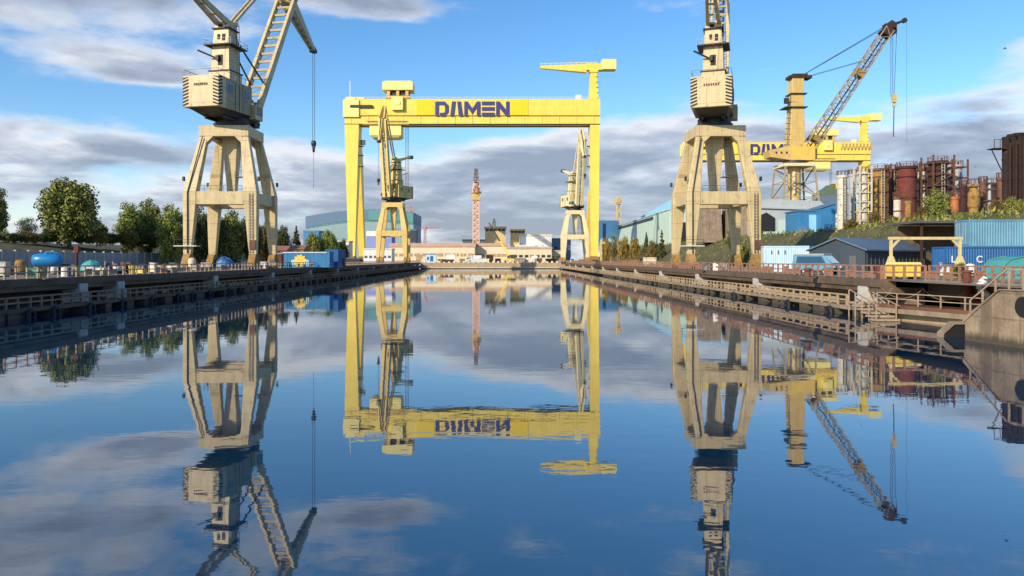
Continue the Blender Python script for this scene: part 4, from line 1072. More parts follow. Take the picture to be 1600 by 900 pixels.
def k_lifeboat(r,mat,L=3.9,B=2.0,H=1.9):
    vs=[];fs=[];n=18;m_=14
    for j in range(n+1):
        t=j/n; e=max(0.0,1-abs(2*t-1)**2.6)**.5
        for i in range(m_):
            a=2*math.pi*i/m_; vs.append(((t-.5)*L, math.cos(a)*B/2*e, H/2+math.sin(a)*H/2*(.35+.65*e)*(1 if e>0 else 0)))
    for j in range(n):
        for i in range(m_): fs.append((j*m_+i,j*m_+(i+1)%m_,(j+1)*m_+(i+1)%m_,(j+1)*m_+i))
    MB().add(vs,fs).build('hull',mat,r,smooth=True)
    MB().rect_loft([(L*.12,0,H*.86,1.5,1.1),(L*.12,0,H*1.13,1.1,.8)]).build('cabin',mat,r,bevel=.08)
    MB().box(L*.12,-.55,H*.93,.8,.06,.2).build('window',M['glass'],r)
    m=MB(); 
    for q in (-.9,.9): m.box(q,0,-.3,.18,1.3,.45)
    m.build('cradle',M['brown'],r)
KINDS={'oil_drum':(k_drum,'drum'),'crate':(k_crate,'crate'),'cable_reel':(k_reel,'cable reel'),'skip':(k_skip,'skip'),'bollard':(k_bollard,'bollard'),'pipe_stack':(k_pipes,'pipes'),'tank':(k_tank,'tank'),'tarp_heap':(k_tarp,'covered heap'),'cabinet':(k_cabinet,'cabinet'),'compressor':(k_compressor,'compressor'),'lifeboat':(k_lifeboat,'lifeboat')}
def put(kind,label,px,D,mat,rz=0,scale=1.0,group=None,z=DECK):
    f,cat=KINDS[kind]
    r=thing(kind,label,cat,(X(px,D),D,z),R(rz),group); r.scale=(scale,)*3
    f(r,M[mat]); return r

# left quay gear (each at its own spot between the railing and the boundary wall)
put('lifeboat','bright blue enclosed lifeboat standing ashore on the left quay',74,78,'water_tank',12,.80,z=DECK+.8)
put('tarp_heap','big teal tarpaulin covered heap on the left quay, right of the blue lifeboat',143,78,'teal',20,1.05,z=DECK+.25)
put('skip','low green skip in front of the blue lifeboat',55,70,'green',4,.75)
put('cabinet','white cabinet at the far left edge of the left quay',6,68,'concrete_pale',-10,.8)
put('tank','yellow brown tank between the white cabinet and the green skip',32,68,'ochre',0,.75,z=DECK+.3)
put('skip','small yellow skip on the left quay before the dark heap',218,84,'yellow_skip',-5,.55)
put('cabinet','white cabinet standing before the teal heap',141,72,'white',15,.55)
put('tarp_heap','dark tarpaulin heap behind the small yellow skip',222,92,'blue_slate',0,.9)
put('cable_reel','tan cable reel right of the teal heap',170,82,'tan_rail',30,.95)
put('compressor','white compressor on wheels right of the tan cable reel',182,84,'white',-25,.7)
put('tank','white tank by the lifeboat bow',84,72,'white',0,.45,z=DECK+.2)
put('crate','tan crate stack piece before the teal heap post',112,72,'concrete_tan',8,.9)
put('oil_drum','white oil drum right of the white tank',101,70,'white',0,1.0)
put('oil_drum','dark blue oil drum beside the white oil drum',106,71,'blue',0,1.0)
put('crate','sandy crate right of the teal heap',160,76,'cream',-12,.75)
put('cable_reel','rust brown cable reel near the middle of the left quay clutter',196,86,'rust',60,.9)
put('cabinet','pinkish white cabinet behind the yellow skip on the right',240,90,'cream',-20,.7)
put('pipe_stack','stack of tan pipes near the first leg of the left crane',262,92,'tan_rail',70,.7)
put('compressor','cream compressor close to the left crane',268,90,'cream',10,.75)
put('oil_drum','orange oil drum left of the cream compressor',255,84,'orange',0,1.2)
put('oil_drum','yellow oil drum standing left of the yellow skip',206,80,'yellow_skip',0,1.1)
put('crate','brown crate behind the white oil drum',94,80,'brown',0,1.1)
put('pipe_stack','stack of rusty pipes at the far left of the quay',18,76,'rust_pink',80,.75)
put('bollard','white mooring bollard near the left crane legs',275,92,'white')
put('bollard','tan mooring bollard on the left quay edge before the lifeboat',66,60,'concrete_tan')
put('tarp_heap','dark blue covered heap between the left crane legs',350,128,'blue',0,1.7)
put('tarp_heap','smaller grey heap right of the dark blue covered heap',383,130,'steel',30,1.0)
put('crate','pale crate under the left crane by its inner leg',410,122,'white',5,1.2)
put('cabinet','small red cabinet right of the left crane',435,140,'rust_red',0,1.6)
put('tank','cream tank beside the first leg of the left crane',300,112,'cream',0,.9,z=DECK+.3)
put('crate','cream crate under the left crane near the dark blue heap',322,115,'cream',25,1.1)
put('compressor','tan compressor left of the painted container',425,126,'tan_rail',0,1.0)
put('crate','brown crate right of the painted container',530,160,'rust',0,1.9)
put('skip','black skip beside the foot of the big gantry left leg',552,215,'dark',0,1.8)
rnd=random.Random(8)
for k in range(14):
    put('oil_drum','rusty brown oil drum standing among the left quay clutter',8+k*23+rnd.uniform(-8,8),rnd.uniform(74,100)+k*2.2,'rust',rnd.uniform(0,90),rnd.uniform(.9,1.1),'rusty oil drums strewn along the left quay')
for k in range(12):
    put('crate','sand coloured wooden crate among the left quay clutter',16+k*27+rnd.uniform(-9,9),rnd.uniform(76,100)+k*2.4,'tan_rail',rnd.uniform(-40,40),rnd.uniform(.5,.95),'wooden crates strewn along the left quay')
for k in range(8):
    put('pipe_stack','small bundle of brown pipes among the left quay clutter',20+k*38+rnd.uniform(-9,9),rnd.uniform(72,90)+k*4,'rust_pink',rnd.uniform(30,120),rnd.uniform(.45,.6),'pipe bundles strewn along the left quay')
ps=thing('mooring_post','tall brown post with a red top on the left quay','post',(X(120,76),76,DECK))
MB().tube((0,0,0),(0,0,2.3),.16,.13,10).build('post',M['brown'],ps)
MB().box(0,0,2.302,.42,.36,.7).build('lamp_box',M['rust_red'],ps)
MB().bar((-.5,0,2.0),(.5,0,2.0),.1).build('crossbar',M['brown'],ps)
# painted container with a sun on it
D=150
def sun_mural(root,sx,sy,sz):
    m=MB()
    n=11
    pts=[]
    for k in range(2*n):
        a=math.pi*2*k/(2*n)+.2; r_=1.45 if k%2==0 else 1.05
        pts.append((math.cos(a)*r_,math.sin(a)*r_))
    for k in range(2*n):
        m.prism([(0,0),pts[k],pts[(k+1)%(2*n)]],lambda u,v,q:(-.10*sx+u,-sy/2-.04-q,sz*.42+v*.95),.03)
    m.build('sun_mural',M['yellow_skip'],root)
    m=MB().box(-.1*sx,-sy/2-.015,.35,sx*.36,.03,sz*.36); m.build('light_blue_panel',M['sky_clad'],root)
    MB().box(0,-sy/2-.05,sz-.3,sx*.9,.08,.16).build('white_edge',M['white'],root)
container('site_container','deep blue container painted with a big yellow sun on the left quay','container',(X(480,D),D,DECK),(10.0,3.2,3.2),R(-2),M['blue_mid'],door=False,sign=sun_mural)
container('site_container','dull blue container end-on right of the painted sun container','container',(X(524,D+8),D+8,DECK),(2.8,6.5,3.7),R(-2),M['blue'],door=False)
# right quay small gear
put('crate','white crate with dark side between the right crane legs',1125,100,'white',25,1.1)
put('tarp_heap','small dark heap beside the white crate under the right crane',1107,104,'steel',0,.9)
put('cabinet','small white cabinet before the blue lettered container',1478,68,'white',0,.75)
put('tank','white dome topped tank near the green shrub by the stairs',1516,60,'white',0,.6,z=DECK+.25)
put('pipe_stack','stack of pale pipes along the right quay beyond the crane',1030,150,'concrete_tan',85,1.2)
put('crate','tan crate on the right quay left of the right crane',1015,165,'cream',0,2.0)
put('skip','rusty skip on the right quay left of the crane',985,190,'ochre',10,1.7)
put('bollard','rusty mooring bollard at the right quay edge by the van',1262,66,'rust')
put('oil_drum','red oil drum behind the near right railing',1376,62,'rust_red',0,1.15)
put('oil_drum','tan oil drum beside the red oil drum on the right deck',1384,62,'tan_rail',0,1.1)

# ------------------------------------------------------------------ rusty cylinders on the terrace
def terr(x): 
    return 10.7 if x>=70 else DECK+max(0,(x-57)/13*7.85)
def cyl(px0,px1,ytop,D,mat,label,capmat=None,flanges=3,cone=False,frame=False,ladder=False,ybase=None):
    s=D/F; x=X((px0+px1)/2,D); r_=(px1-px0)/2*s; zb=terr(x)-.3; h=Z(ytop,D)-zb
    root=thing('steel_cylinder',label,'tank',(x,D,zb),0,'rusty upright cylinders on the terrace')
    cap=M[capmat or mat]
    if cone: MB().lathe([(r_*1.25,0),(r_*.8,h*.22),(r_*.8,h*.45),(r_,h*.5),(r_,h*.8),(r_*.75,h*.9),(r_*.55,h)],n=20).build('shell',M[mat],root)
    else: MB().lathe([(r_*.92,0),(r_*.92,h*.9),(r_*.9,h)],n=22).build('shell',M[mat],root)
    for k in range(flanges):
        t=(k+.6)/flanges
        MB().lathe([(r_*.93,h*t-.12),(r_*1.03,h*t-.11),(r_*1.03,h*t+.11),(r_*.93,h*t+.12)],n=22).build('flange',cap,root)
    MB().lathe([(r_*.6,h-.02),(r_*1.06,h),(r_*1.06,h+.5),(r_*.5,h+.55)],n=22).build('cap',cap,root)
    m=MB()
    for k in range(9):
        a=2*math.pi*k/9; m.bar((r_*math.cos(a),r_*math.sin(a),h+.4),(r_*math.cos(a),r_*math.sin(a),h+1.4),.09)
    m.ring((0,0,h+1.4),r_,.05,16,5,axis='z'); m.build('top_rail',M['rust'],root)
    if ladder:
        m=MB()
        for q in (-.3,.3): m.bar((q,-r_-.12,.2),(q,-r_-.12,h),.08)
        for k in range(int(h/.6)): m.bar((-.3,-r_-.12,.4+k*.6),(.3,-r_-.12,.4+k*.6),.06)
        m.build('ladder',M['tank_white'] if mat!='tank_white' else M['steel'],root)
    if frame:
        m=MB(); a=r_*1.15
        for qx in (-1,1):
            for qy in (-1,1): m.bar((qx*a,qy*a,0),(qx*a,qy*a,h+1.6),.28)
        nl=6
        for k in range(1,nl+1):
            zz=h*k/nl
            for q in (-1,1): m.bar((-a,q*a,zz),(a,q*a,zz),.2).bar((q*a,-a,zz),(q*a,a,zz),.2)
            if k%2: m.bar((-a,-a,zz-h/nl),(a,-a,zz),.14)
        m.build('frame',M['tank_white'] if mat=='tank_white' and px0<1400 else M['rust'],root)
    return root
D0=165
cyl(1308,1324,278,150,'tank_white','chalky white cylinder at the left end of the rusty row',flanges=2,ladder=True)
cyl(1326,1338,276,158,'steel_light','thin pale grey cylinder second in the row by the lattice frame',flanges=2,ladder=True)
cyl(1340,1356,272,152,'tank_white','white cylinder inside a square white scaffold frame',frame=True)
cyl(1358,1386,268,156,'ochre','wide ochre rusted cylinder right of the white scaffold',capmat='rust',flanges=4,ladder=True)
cyl(1389,1402,268,160,'maroon','dark maroon cylinder between the ochre and the red one',flanges=3,ladder=True,frame=True)
cyl(1402,1431,264,156,'rust_red','fat oxide red cylinder in the middle of the row',capmat='maroon',flanges=3)
cyl(1434,1448,266,160,'tank_white','off white cylinder right of the fat red one',capmat='rust',flanges=2,frame=True)
cyl(1451,1479,256,154,'brown','tall dark brown cylinder above the green shrub',capmat='brown',flanges=4,ladder=True,frame=True)
cyl(1482,1503,262,158,'steel_light','slim pale cylinder in an open pipe scaffold at the right end of the row',frame=True)
for a_,b_,yt_,d_,mt_,lb_ in ((1424,1436,272,172,'brown','slim dark brown cylinder squeezed between the red and the off white one'),(1478,1490,272,174,'rust','rusty brown cylinder half hidden behind the open pipe scaffold'),(1503,1516,298,156,'brown','dark brown cylinder behind the short maroon one'),(1540,1558,290,150,'brown','wide dark brown cylinder behind the slim grey mast'),(1446,1454,270,176,'maroon','narrow maroon pipe cylinder left of the tall dark brown one'),(1380,1391,272,172,'rust','rusty cylinder behind the gap between ochre and maroon ones')):
    cyl(a_,b_,yt_,d_,mt_,lb_,flanges=3)
cyl(1414,1424,318,140,'ochre','short yellow ochre post cylinder in front of the red one',flanges=1)
cyl(1396,1408,312,142,'tank_white','short white cylinder before the maroon one',flanges=1,capmat='rust')
cyl(1485,1498,312,128,'orange','short orange cylinder right of the green shrub',flanges=1)
cyl(1499,1510,294,140,'maroon','short dark maroon cylinder right of the orange one',flanges=2)
cyl(1513,1530,292,132,'ochre','squat ochre bottle shaped vessel on a cone base',cone=True,flanges=1)
cyl(1530,1542,288,136,'rust','short rusty brown cylinder behind the bottle shaped vessel',flanges=2)
cyl(1558,1570,282,136,'rust','rusty brown cylinder left of the tall dark columns',flanges=2)
# mast with crosstrees
D=132; x=X(1546,D); zb=terr(x)-.3
ms=thing('pipe_mast','slim grey pipe mast with small platforms between rusty cylinders','mast',(x,D,zb))
h=Z(282,D)-zb
MB().tube((0,0,0),(0,0,h),.34,.24,10).build('pole',M['steel_light'],ms)
for k in (.55,.8,.93): MB().box(0,0,h*k,1.5,1.0,.2).build('platform',M['steel'],ms)
# tall dark columns with bracket platform
D=112
for i,(px,w,yt,lb) in enumerate(((1572,11,214,'tall dark brown steel column with a bracket platform, leftmost of the high group'),(1585,13,209,'tall dark brown steel column in the middle of the high group'),(1600,15,206,'tall dark brown steel column cut by the right edge of the view'))):
    x=X(px,D); zb=terr(x)-.3; h=Z(yt,D)-zb; r_=w/2*D/F
    c=thing('steel_column',lb,'column',(x,D+i*.6,zb),0,'high dark columns at the right edge')
    MB().tube((0,0,0),(0,0,h),r_,r_,18).build('shell',M['column_brown'],c)
    for k in range(4): MB().lathe([(r_*1.0,h*(k+1)/4-.4),(r_*1.12,h*(k+1)/4-.38),(r_*1.12,h*(k+1)/4-.14),(r_*1.0,h*(k+1)/4-.12)],n=18).build('flange',M['column_brown'],c)
    MB().bar((r_*.3,-r_-.1,1),(r_*.3,-r_-.1,h-1),.22).build('riser_pipe',M['brown'],c)
    if i==0:
        m=MB().box(-1.4,0,h-1.9,2.0,1.6,.14).bar((-.5,0,h-5.5),(-2.2,0,h-1.95),.12)
        for q in (-2.3,-1.4,-.6): m.bar((q,-.75,h-1.8),(q,-.75,h-.5),.07)
        m.bar((-2.3,-.75,h-.5),(-.5,-.75,h-.5),.07); m.build('bracket_platform',M['brown'],c)

# ------------------------------------------------------------------ halls on the right terrace
D=347
gh=thing('green_hall','long pale green hall with a blue upper wall on the right terrace','hall',(80,D,10.4))
MB().hexa([(0,0,0),(34,0,0),(34,150,0),(0,150,0)],[(0,0,17.2),(34,0,17.2),(34,150,16.2),(0,150,16.2)]).build('wall',M['green_pale'],gh)
MB().hexa([(6,.5,17.21),(34,.5,17.21),(34,120,16.6),(6,120,16.6)],[(6,.5,25.0),(34,.5,25.0),(34,120,19),(6,120,19)]).build('upper_wall',M['sky_clad'],gh)
MB().hexa([(-.35,-.3,17.22),(5.9,-.3,17.22),(5.9,150.3,16.22),(-.35,150.3,16.22)],[(-.35,-.3,17.6),(5.9,-.3,19.4),(5.9,150.3,18.2),(-.35,150.3,16.6)]).build('roof',M['grey_roof'],gh)
MB().hexa([(-.12,35,14.5),(-.02,35,14.5),(-.02,148,13.9),(-.12,148,13.9)],[(-.12,35,16.4),(-.02,35,16.4),(-.02,148,15.5),(-.12,148,15.5)]).build('window_band',M['blue_slate'],gh)
for q,w in ((3,7),(14,9)): MB().box(q+w/2,-.06,0.05,w,.1,11.5).build('door',M['black'],gh)
MB().box(20,-.25,17.0,26,.4,8).build('fascia',M['sky_clad'],gh)
bh=thing('blue_gate_house','small light blue block with dark panel at the far end of the green hall','building',(X(950,500),500,10.4))
MB().box(0,0,0,12,14,Z(347,500)-10.4).build('wall',M['sky_clad'],bh)
MB().box(-3.5,-7.05,4,2.2,.1,14).build('panel',M['blue'],bh)
MB().box(0,0,Z(347,500)-10.39,12.6,14.6,.8).build('roof',M['blue_pale'],bh)
# grey concrete pier behind the right crane
D=235
gp=thing('concrete_pier','pair of rough grey concrete piers seen between the right crane legs','pier',(X(1128,D),D,9.8))
for a,b in ((1094,1122),(1133,1168)):
    MB().rect_loft([((X(a,D)+X(b,D))/2-X(1128,D),0,0,(b-a)*D/F*1.15,7),((X(a,D)+X(b,D))/2-X(1128,D),0,Z(322,D)-9.8,(b-a)*D/F,6)]).build('pier',M['concrete'],gp)
MB().box(0,3.2,0,9,3,9).build('gap_shade',M['black'],gp)  # black block puts the shade of the gap between the piers
# grey roofed hall with a dark gateway and blue sheds
D=222
gg=thing('grey_hall','grey hall with sloping pale roof and a dark open gateway below the ochre crane','hall',(X(1240,D),D,10.4))
w=X(1300,D)-X(1190,D)
e=Z(327,D)-10.4; rg=Z(309,D)-10.4
MB().prism([(-w/2,0),(w/2,0),(w/2,e),(w/2-2.5,rg-1),(-w/2+3,rg-.3),(-w/2,e+1.4)],lambda u,v,q:(u,q,v),18).build('wall',M['grey_roof'],gg)
MB().hexa([(-w/2-.3,-.7,e+.3),(w/2+.3,-.7,e-.4),(w/2+.3,10,rg-.6),(-w/2-.3,10,rg+.5)],[(-w/2-.3,-.7,e+.7),(w/2+.3,-.7,e),(w/2+.3,10,rg-.2),(-w/2-.3,10,rg+.9)]).build('roof',M['grey_roof'],gg)
MB().prism([(-w/2+.6,.02),(-w/2+5.0,.02),(-w/2+5.0,6.5),(-w/2+2.4,8.2),(-w/2+.6,7.4)],lambda u,v,q:(u,-.06-q,v),.1).build('gateway',M['black'],gg)  # black sheet on the wall stands for the shade inside the open gateway
MB().box(-w/2+7.2,-.12,.05,2.4,.12,6).build('door',M['green_pale'],gg)
MB().box(-w/2+2.8,-2.2,0.1,3.6,2.2,2.2).build('low_kiosk',M['blue_pale'],gg)
D=205
bs=thing('blue_shed','mid blue shed with lighter centre panel before the grey hall','shed',(X(1262,D),D,10.4))
MB().box(0,0,0,(1284-1232)*D/F,8,Z(332,D)-10.4).build('wall',M['blue_mid'],bs)
MB().box(.8,-4.05,.4,4.2,.1,Z(337,D)-10.8).build('panel',M['sky_clad'],bs)
MB().box(-3.2,-4.05,.2,2.6,.1,2.8).build('door',M['blue_roof'],bs)
MB().box(0,0,Z(332,D)-10.39,(1284-1232)*D/F+.6,8.6,.3).build('roof',M['blue_roof'],bs)
D=198
bs=thing('blue_shed','taller bright blue shed just left of the white cylinder','shed',(X(1294,D),D,10.4))
MB().prism([(-2.0,0),(2.0,0),(2.0,Z(318,D)-10.4),(-2.0,Z(326,D)-10.4)],lambda u,v,q:(u,q,v),9).build('wall',M['blue_mid'],bs)
MB().box(.2,-.06,.2,2.6,.1,3.4).build('door',M['blue'],bs)
MB().hexa([(-2.2,-.3,Z(326,D)-10.38),(2.2,-.3,Z(318,D)-10.36),(2.2,9.3,Z(318,D)-10.36),(-2.2,9.3,Z(326,D)-10.38)],[(-2.2,-.3,Z(326,D)-10.1),(2.2,-.3,Z(318,D)-10.1),(2.2,9.3,Z(318,D)-10.1),(-2.2,9.3,Z(326,D)-10.1)]).build('roof',M['blue_roof'],bs)
D=330
yt=thing('domed_tank','white storage tank with a low yellow conical roof behind the blue shed','tank',(X(1299,D),D,10.4))
MB().lathe([(8,0),(8,Z(306,D)-10.4)],n=28).build('shell',M['white'],yt)
MB().lathe([(8.3,Z(306,D)-10.39),(8.3,Z(304,D)-10.4),(3.2,Z(293,D)-10.4),(2.4,Z(290,D)-10.4)],n=28).build('roof',M['yellow_pale'],yt)
MB().box(0,-3,Z(297,D)-10.4,3,3,2.4).build('hatch',M['yellow_skip'],yt)

# ------------------------------------------------------------------ boundary wall on the left
bw_=thing('boundary_wall','long grey concrete boundary wall behind the left quay clutter','wall',(-80,0,DECK))
m=MB()
for k in range(75):
    m.box(0,38+k*3.4,0,.3,3.36,3.05+.05*math.sin(k*2.1))
m.build('panel',M['wall_grey'],bw_)
m=MB()
for k in range(76): m.box(.22,36.3+k*3.4,0,.34,.3,3.2)
m.build('pilaster',M['concrete_pale'],bw_)

# ------------------------------------------------------------------ trees
def crown_mesh(name, rx, rz, zc, n, leaf, kind, mat, seed, clumps=60):
    rnd=random.Random(seed); vs=[]; fs=[]
    cl=[]
    for i in range(clumps):
        if kind=='cone':
            t=rnd.random()**.8; a=rnd.random()*2*math.pi; r_=rx*(1-t)**.9*(.55+.45*rnd.random())
            cl.append((math.cos(a)*r_,math.sin(a)*r_,zc-rz+2*rz*t,rx*.22*(1.15-t)))
        else:
            # even spread of leaf clumps over the crown's volume, uneven in reach
            zc_=1-2*(i+.5)/clumps; an=i*2.39996+rnd.uniform(-.3,.3); q=math.sqrt(max(0,1-zc_*zc_))
            sh=(.95,.78,.5)[i%3]*rnd.uniform(.86,1.06)
            p=Vector((q*math.cos(an),q*math.sin(an),zc_))*sh
            k=1+.42*mnoise.noise(p*1.9+Vector((seed*3.1,0,0)))
            cl.append((p.x*rx*k*.80,p.y*rx*k*.80,zc+p.z*rz*k*.84,rx*rnd.uniform(.17,.29)))
    per=n//clumps
    for (x,y,z,r_) in cl:
        for j in range(per):
            d=Vector((rnd.gauss(0,1),rnd.gauss(0,1),rnd.gauss(0,1)))
            d.normalize(); c=Vector((x,y,z))+d*r_*rnd.random()**.4*1.15
            s=leaf*rnd.uniform(.6,1.3)
            nrm=(d+Vector((rnd.gauss(0,.6),rnd.gauss(0,.6),rnd.gauss(0,.6)+.25))).normalized()
            a=nrm.orthogonal().normalized(); b=nrm.cross(a); an=rnd.random()*6.28
            a2=a*math.cos(an)+b*math.sin(an); b2=nrm.cross(a2)
            o=len(vs)
            vs += [tuple(c-a2*s-b2*s*.2),tuple(c-b2*s*.6+a2*.1*s),tuple(c+a2*s+b2*s*.1),tuple(c+b2*s*.6)]
            fs.append((o,o+1,o+2,o+3))
    me=bpy.data.meshes.new(name); me.from_pydata(vs,[],fs); me.update(); me.materials.append(mat)
    return me, cl
def trunk_mesh(h, r, cl, zc, seed, spread):
    rnd=random.Random(seed+99); m=MB()
    top=zc+.2*spread
    m.tube((0,0,-.6),(.1,0,h*.5),r,r*.75,9); m.tube((.1,0,h*.5),(0,.1,top),r*.75,r*.25,8)
    for c in rnd.sample(cl,min(14,len(cl))):
        t=rnd.uniform(.35,.8); s=Vector((.1*(1-t),.1*t,top*t)); e=Vector(c[:3]); mid=s.lerp(e,.5)+Vector((0,0,-.06*spread))
        m.tube(s,mid,r*.32,r*.2,6); m.tube(mid,e,r*.2,r*.05,5)
    return m
CROWNS={}
def crown(kind, leafkey, seed):
    """unit tree: overall height 10, made once per kind, colour and shape"""
    k=(kind,leafkey,seed)
    if k not in CROWNS:
        P={'round':(4.8,5.2,4.9,15000,.215,120),'tall':(3.6,5.1,4.9,11000,.20,96),'cone':(2.6,4.6,5.3,6000,.2,70),'bush':(5.6,4.6,4.8,8000,.30,66),'wispy':(4.2,4.6,5.3,3600,.2,48)}[kind]
        me,cl=crown_mesh('crown',P[0],P[1],P[2],P[3],P[4],'cone' if kind=='cone' else 'round',LEAF[leafkey],seed,P[5])
        th={'round':3.2,'tall':3.0,'cone':2,'bush':1.2,'wispy':2.6}[kind]
        tm=trunk_mesh(th,.32 if kind!='bush' else .2,cl,P[2],seed,3)
        t=tm.build('trunk',M['bark']); tme=t.data; bpy.data.objects.remove(t)
        CROWNS[k]=(me,tme,P[0])
    return CROWNS[k]
def tree(name,label,cat,px,ytop,ybase,wpx,D,kind,leafkey,seed,group,zbase=None):
    me,tme,rx=crown(kind,leafkey,seed)
    x=X(px,D); zb=Z(ybase,D) if zbase is None else zbase; h=(Z(ytop,D)-zb); w=wpx*D/F
    r=thing(name,label,cat,(x,D,zb),random.uniform(0,6.28),group)
    r.scale=(w/(2*rx*.98),w/(2*rx*.98),h/10.2)
    for nm,dm in (('crown',me),('trunk',tme)):
        o=bpy.data.objects.new(nm,dm); COL.objects.link(o); o.parent=r
    return r
LB=8.0
def left_trees():
    g='trees on the left bank'
    T=[(-8,282,42,150,'tall','olive',1,'olive tree cut by the left edge of the view'),
       (108,273,100,152,'round','olive',2,'largest round olive tree, standing alone on the left bank'),
       (42,333,34,170,'wispy','greygreen',3,'thin wispy grey green young tree left of the largest tree'),
       (151,342,44,165,'bush','dark',4,'dark bushy tree touching the right side of the largest tree'),
       (206,313,50,168,'tall','green',5,'yellow green tree standing leftmost in the clump left of the near crane'),
       (234,308,52,174,'tall','olive',6,'tallest tree of the clump left of the near crane'),
       (266,314,50,166,'tall','green',7,'mid green tree just left of the near crane leg'),
       (300,316,52,172,'tall','dark',5,'dark tree behind the first leg of the near crane'),
       (330,322,48,178,'round','dark',2,'dark round tree seen through the near crane portal'),
       (362,324,50,182,'tall','olive',7,'olive tree seen through the near crane portal'),
       (392,330,40,188,'round','dark',8,'dark tree before the right leg of the near crane'),
       (414,345,34,196,'tall','brownish',6,'brownish tree seen between the right legs of the near crane'),
       (441,350,30,206,'round','dark',8,'small dark tree right of the near crane'),
       (463,352,26,212,'cone','dark',9,'small dark pointed tree right of the near crane'),
       (489,361,30,228,'round','olive',2,'small olive tree above the painted container'),
       (514,357,32,232,'round','green',8,'small yellow green tree right of the olive one above the container'),
       (535,370,22,240,'bush','dark',4,'low dark shrub left of the big gantry leg')]
    for px,yt,w,D,k,lf,sd,lb in T:
        x=X(px,D); zb=7.6 if x<-86 else (5.5 if x<-80 else DECK)
        tree('tree',lb,'tree',px,yt,0,w,D,k,lf,sd,g,zb)
    n=0
    for px in range(-12,300,17):
        D=140+ (px*.12); n+=1
        x=X(px,D)
        tree('hedge_shrub','%s low shrub in the hedge line along the top of the left bank'%('dark green','brownish','olive green')[n%3],'shrub',px+random.uniform(-3,3),359+random.uniform(-3,5),0,27,D,'bush',('dark','brownish','olive')[n%3],4 if n%2 else 12,'hedge shrubs on the left bank',7.6)
left_trees()
def right_bushes():
    g='autumn bushes on the right bank'
    T=[(948,366,16,330,'autumn','bush',12,'orange bush nearest to the right leg of the big gantry'),
       (960,362,20,310,'brownish','wispy',3,'brownish wispy bush second from the big gantry leg'),
       (975,366,24,295,'autumn','bush',4,'wide yellow orange bush before the green hall'),
       (992,368,22,285,'autumn','bush',12,'yellow orange bush in the middle before the green hall'),
       (1010,362,15,300,'dark','cone',9,'dark pointed conifer left of the near right crane'),
       (1034,358,16,270,'dark','cone',13,'darker bigger conifer beside the left leg of the right crane'),
       (1020,372,20,275,'brownish','bush',4,'brownish bush between the two conifers')]
    for px,yt,w,D,lf,k,sd,lb in T:
        x=X(px,D); tree('bush',lb,'bush',px,yt,0,w,D,k,lf,sd,g,terr(x)-.4)
    T=[(1463,292,44,128,'green','wispy',14,'tall green shrub before the tall brown cylinder'),
       (1440,318,26,131,'brownish','wispy',3,'brown twiggy shrub left of the tall green shrub'),
       (1366,325,26,142,'brownish','wispy',14,'brown twiggy shrub at the foot of the ochre cylinder'),
       (1330,340,26,146,'brownish','bush',12,'low brown bush at the foot of the pale cylinder'),
       (1395,335,26,140,'brownish','bush',4,'low brown bush at the foot of the maroon cylinder'),
       (1420,338,22,134,'olive','bush',12,'low olive bush at the foot of the red cylinder'),
       (1500,330,30,122,'olive','bush',4,'low olive bush before the orange cylinder'),
       (1556,306,26,110,'brownish','wispy',3,'brown twiggy shrub left of the high dark columns'),
       (1584,304,34,108,'olive','bush',12,'olive shrub at the foot of the high dark columns'),
       (1530,330,28,116,'olive','bush',12,'low olive bush under the bottle shaped vessel'),
       (1160,372,24,150,'olive','bush',4,'low olive bush behind the right legs of the right crane'),
       (1142,352,16,200,'dark','wispy',14,'thin dark shrub before the concrete piers')]
    for px,yt,w,D,lf,k,sd,lb in T:
        x=X(px,D); tree('shrub',lb,'shrub',px,yt,0,w,D,k,lf,sd,'shrubs on the right terrace',terr(x)-.5)
    tree('shrub','small dark green shrub on the right deck near the stairs','shrub',1500,408,0,24,62,'bush','dark',4,None,DECK)
right_bushes()

# grass tufts along the right slope
def tufts():
    rnd=random.Random(5); vs=[];fs=[]
    for i in range(9000):
        y=60+rnd.random()**1.5*330; x=rnd.uniform(56,71); 
        z=DECK+(x-57)/13*7.85 if x>57 else DECK
        k=mnoise.noise(Vector((x*.08,y*.06,1.3))); k2=mnoise.noise(Vector((x*.4,y*.3,7.7))); z+=(k*.7+k2*.3)*.9-.15
        h=rnd.uniform(.35,1.0); a=rnd.random()*6.28; w=rnd.uniform(.12,.4)
        o=len(vs); lx,ly=rnd.gauss(0,.25),rnd.gauss(0,.25)
        vs += [(x-math.cos(a)*w,y-math.sin(a)*w,z),(x+math.cos(a)*w,y+math.sin(a)*w,z),(x+lx,y+ly,z+h)]
        fs.append((o,o+1,o+2))
    o=stuff(MB().add(vs,fs).build('grass_tufts',LEAF['olive']))
    tag(o,'rough green and straw coloured grass on the right slope','grass')
tufts()

# ------------------------------------------------------------------ far buildings beyond the dock head
def bar_building(name,label,cat,px0,px1,ytop,ybase,D,depth,wall,roof,roof_h=.8,over=.4,wins=None,doors=(),zb=None):
    x0,x1=X(px0,D),X(px1,D); zb=DECK if zb is None else zb; h=Z(ytop,D)-zb-roof_h
    r=thing(name,label,cat,((x0+x1)/2,D,zb))
    w=x1-x0
    MB().box(0,depth/2,0,w,depth,h).build('wall',M[wall],r)
    MB().box(0,depth/2,h+.003,w+2*over,depth+2*over,roof_h).build('roof',M[roof],r)
    if wins:
        n,z0,ww,wh_,mt=wins
        for k in range(n):
            xx=-w/2+w*(k+.5)/n
            o=MB().box(xx,-.05,z0,ww,.14,wh_).build('window',M[mt],r)
    for (px,ww,hh,mt) in doors:
        MB().box(X(px,D)-(x0+x1)/2,-.06,0.02,ww,.14,hh).build('door',M[mt],r)
    return r
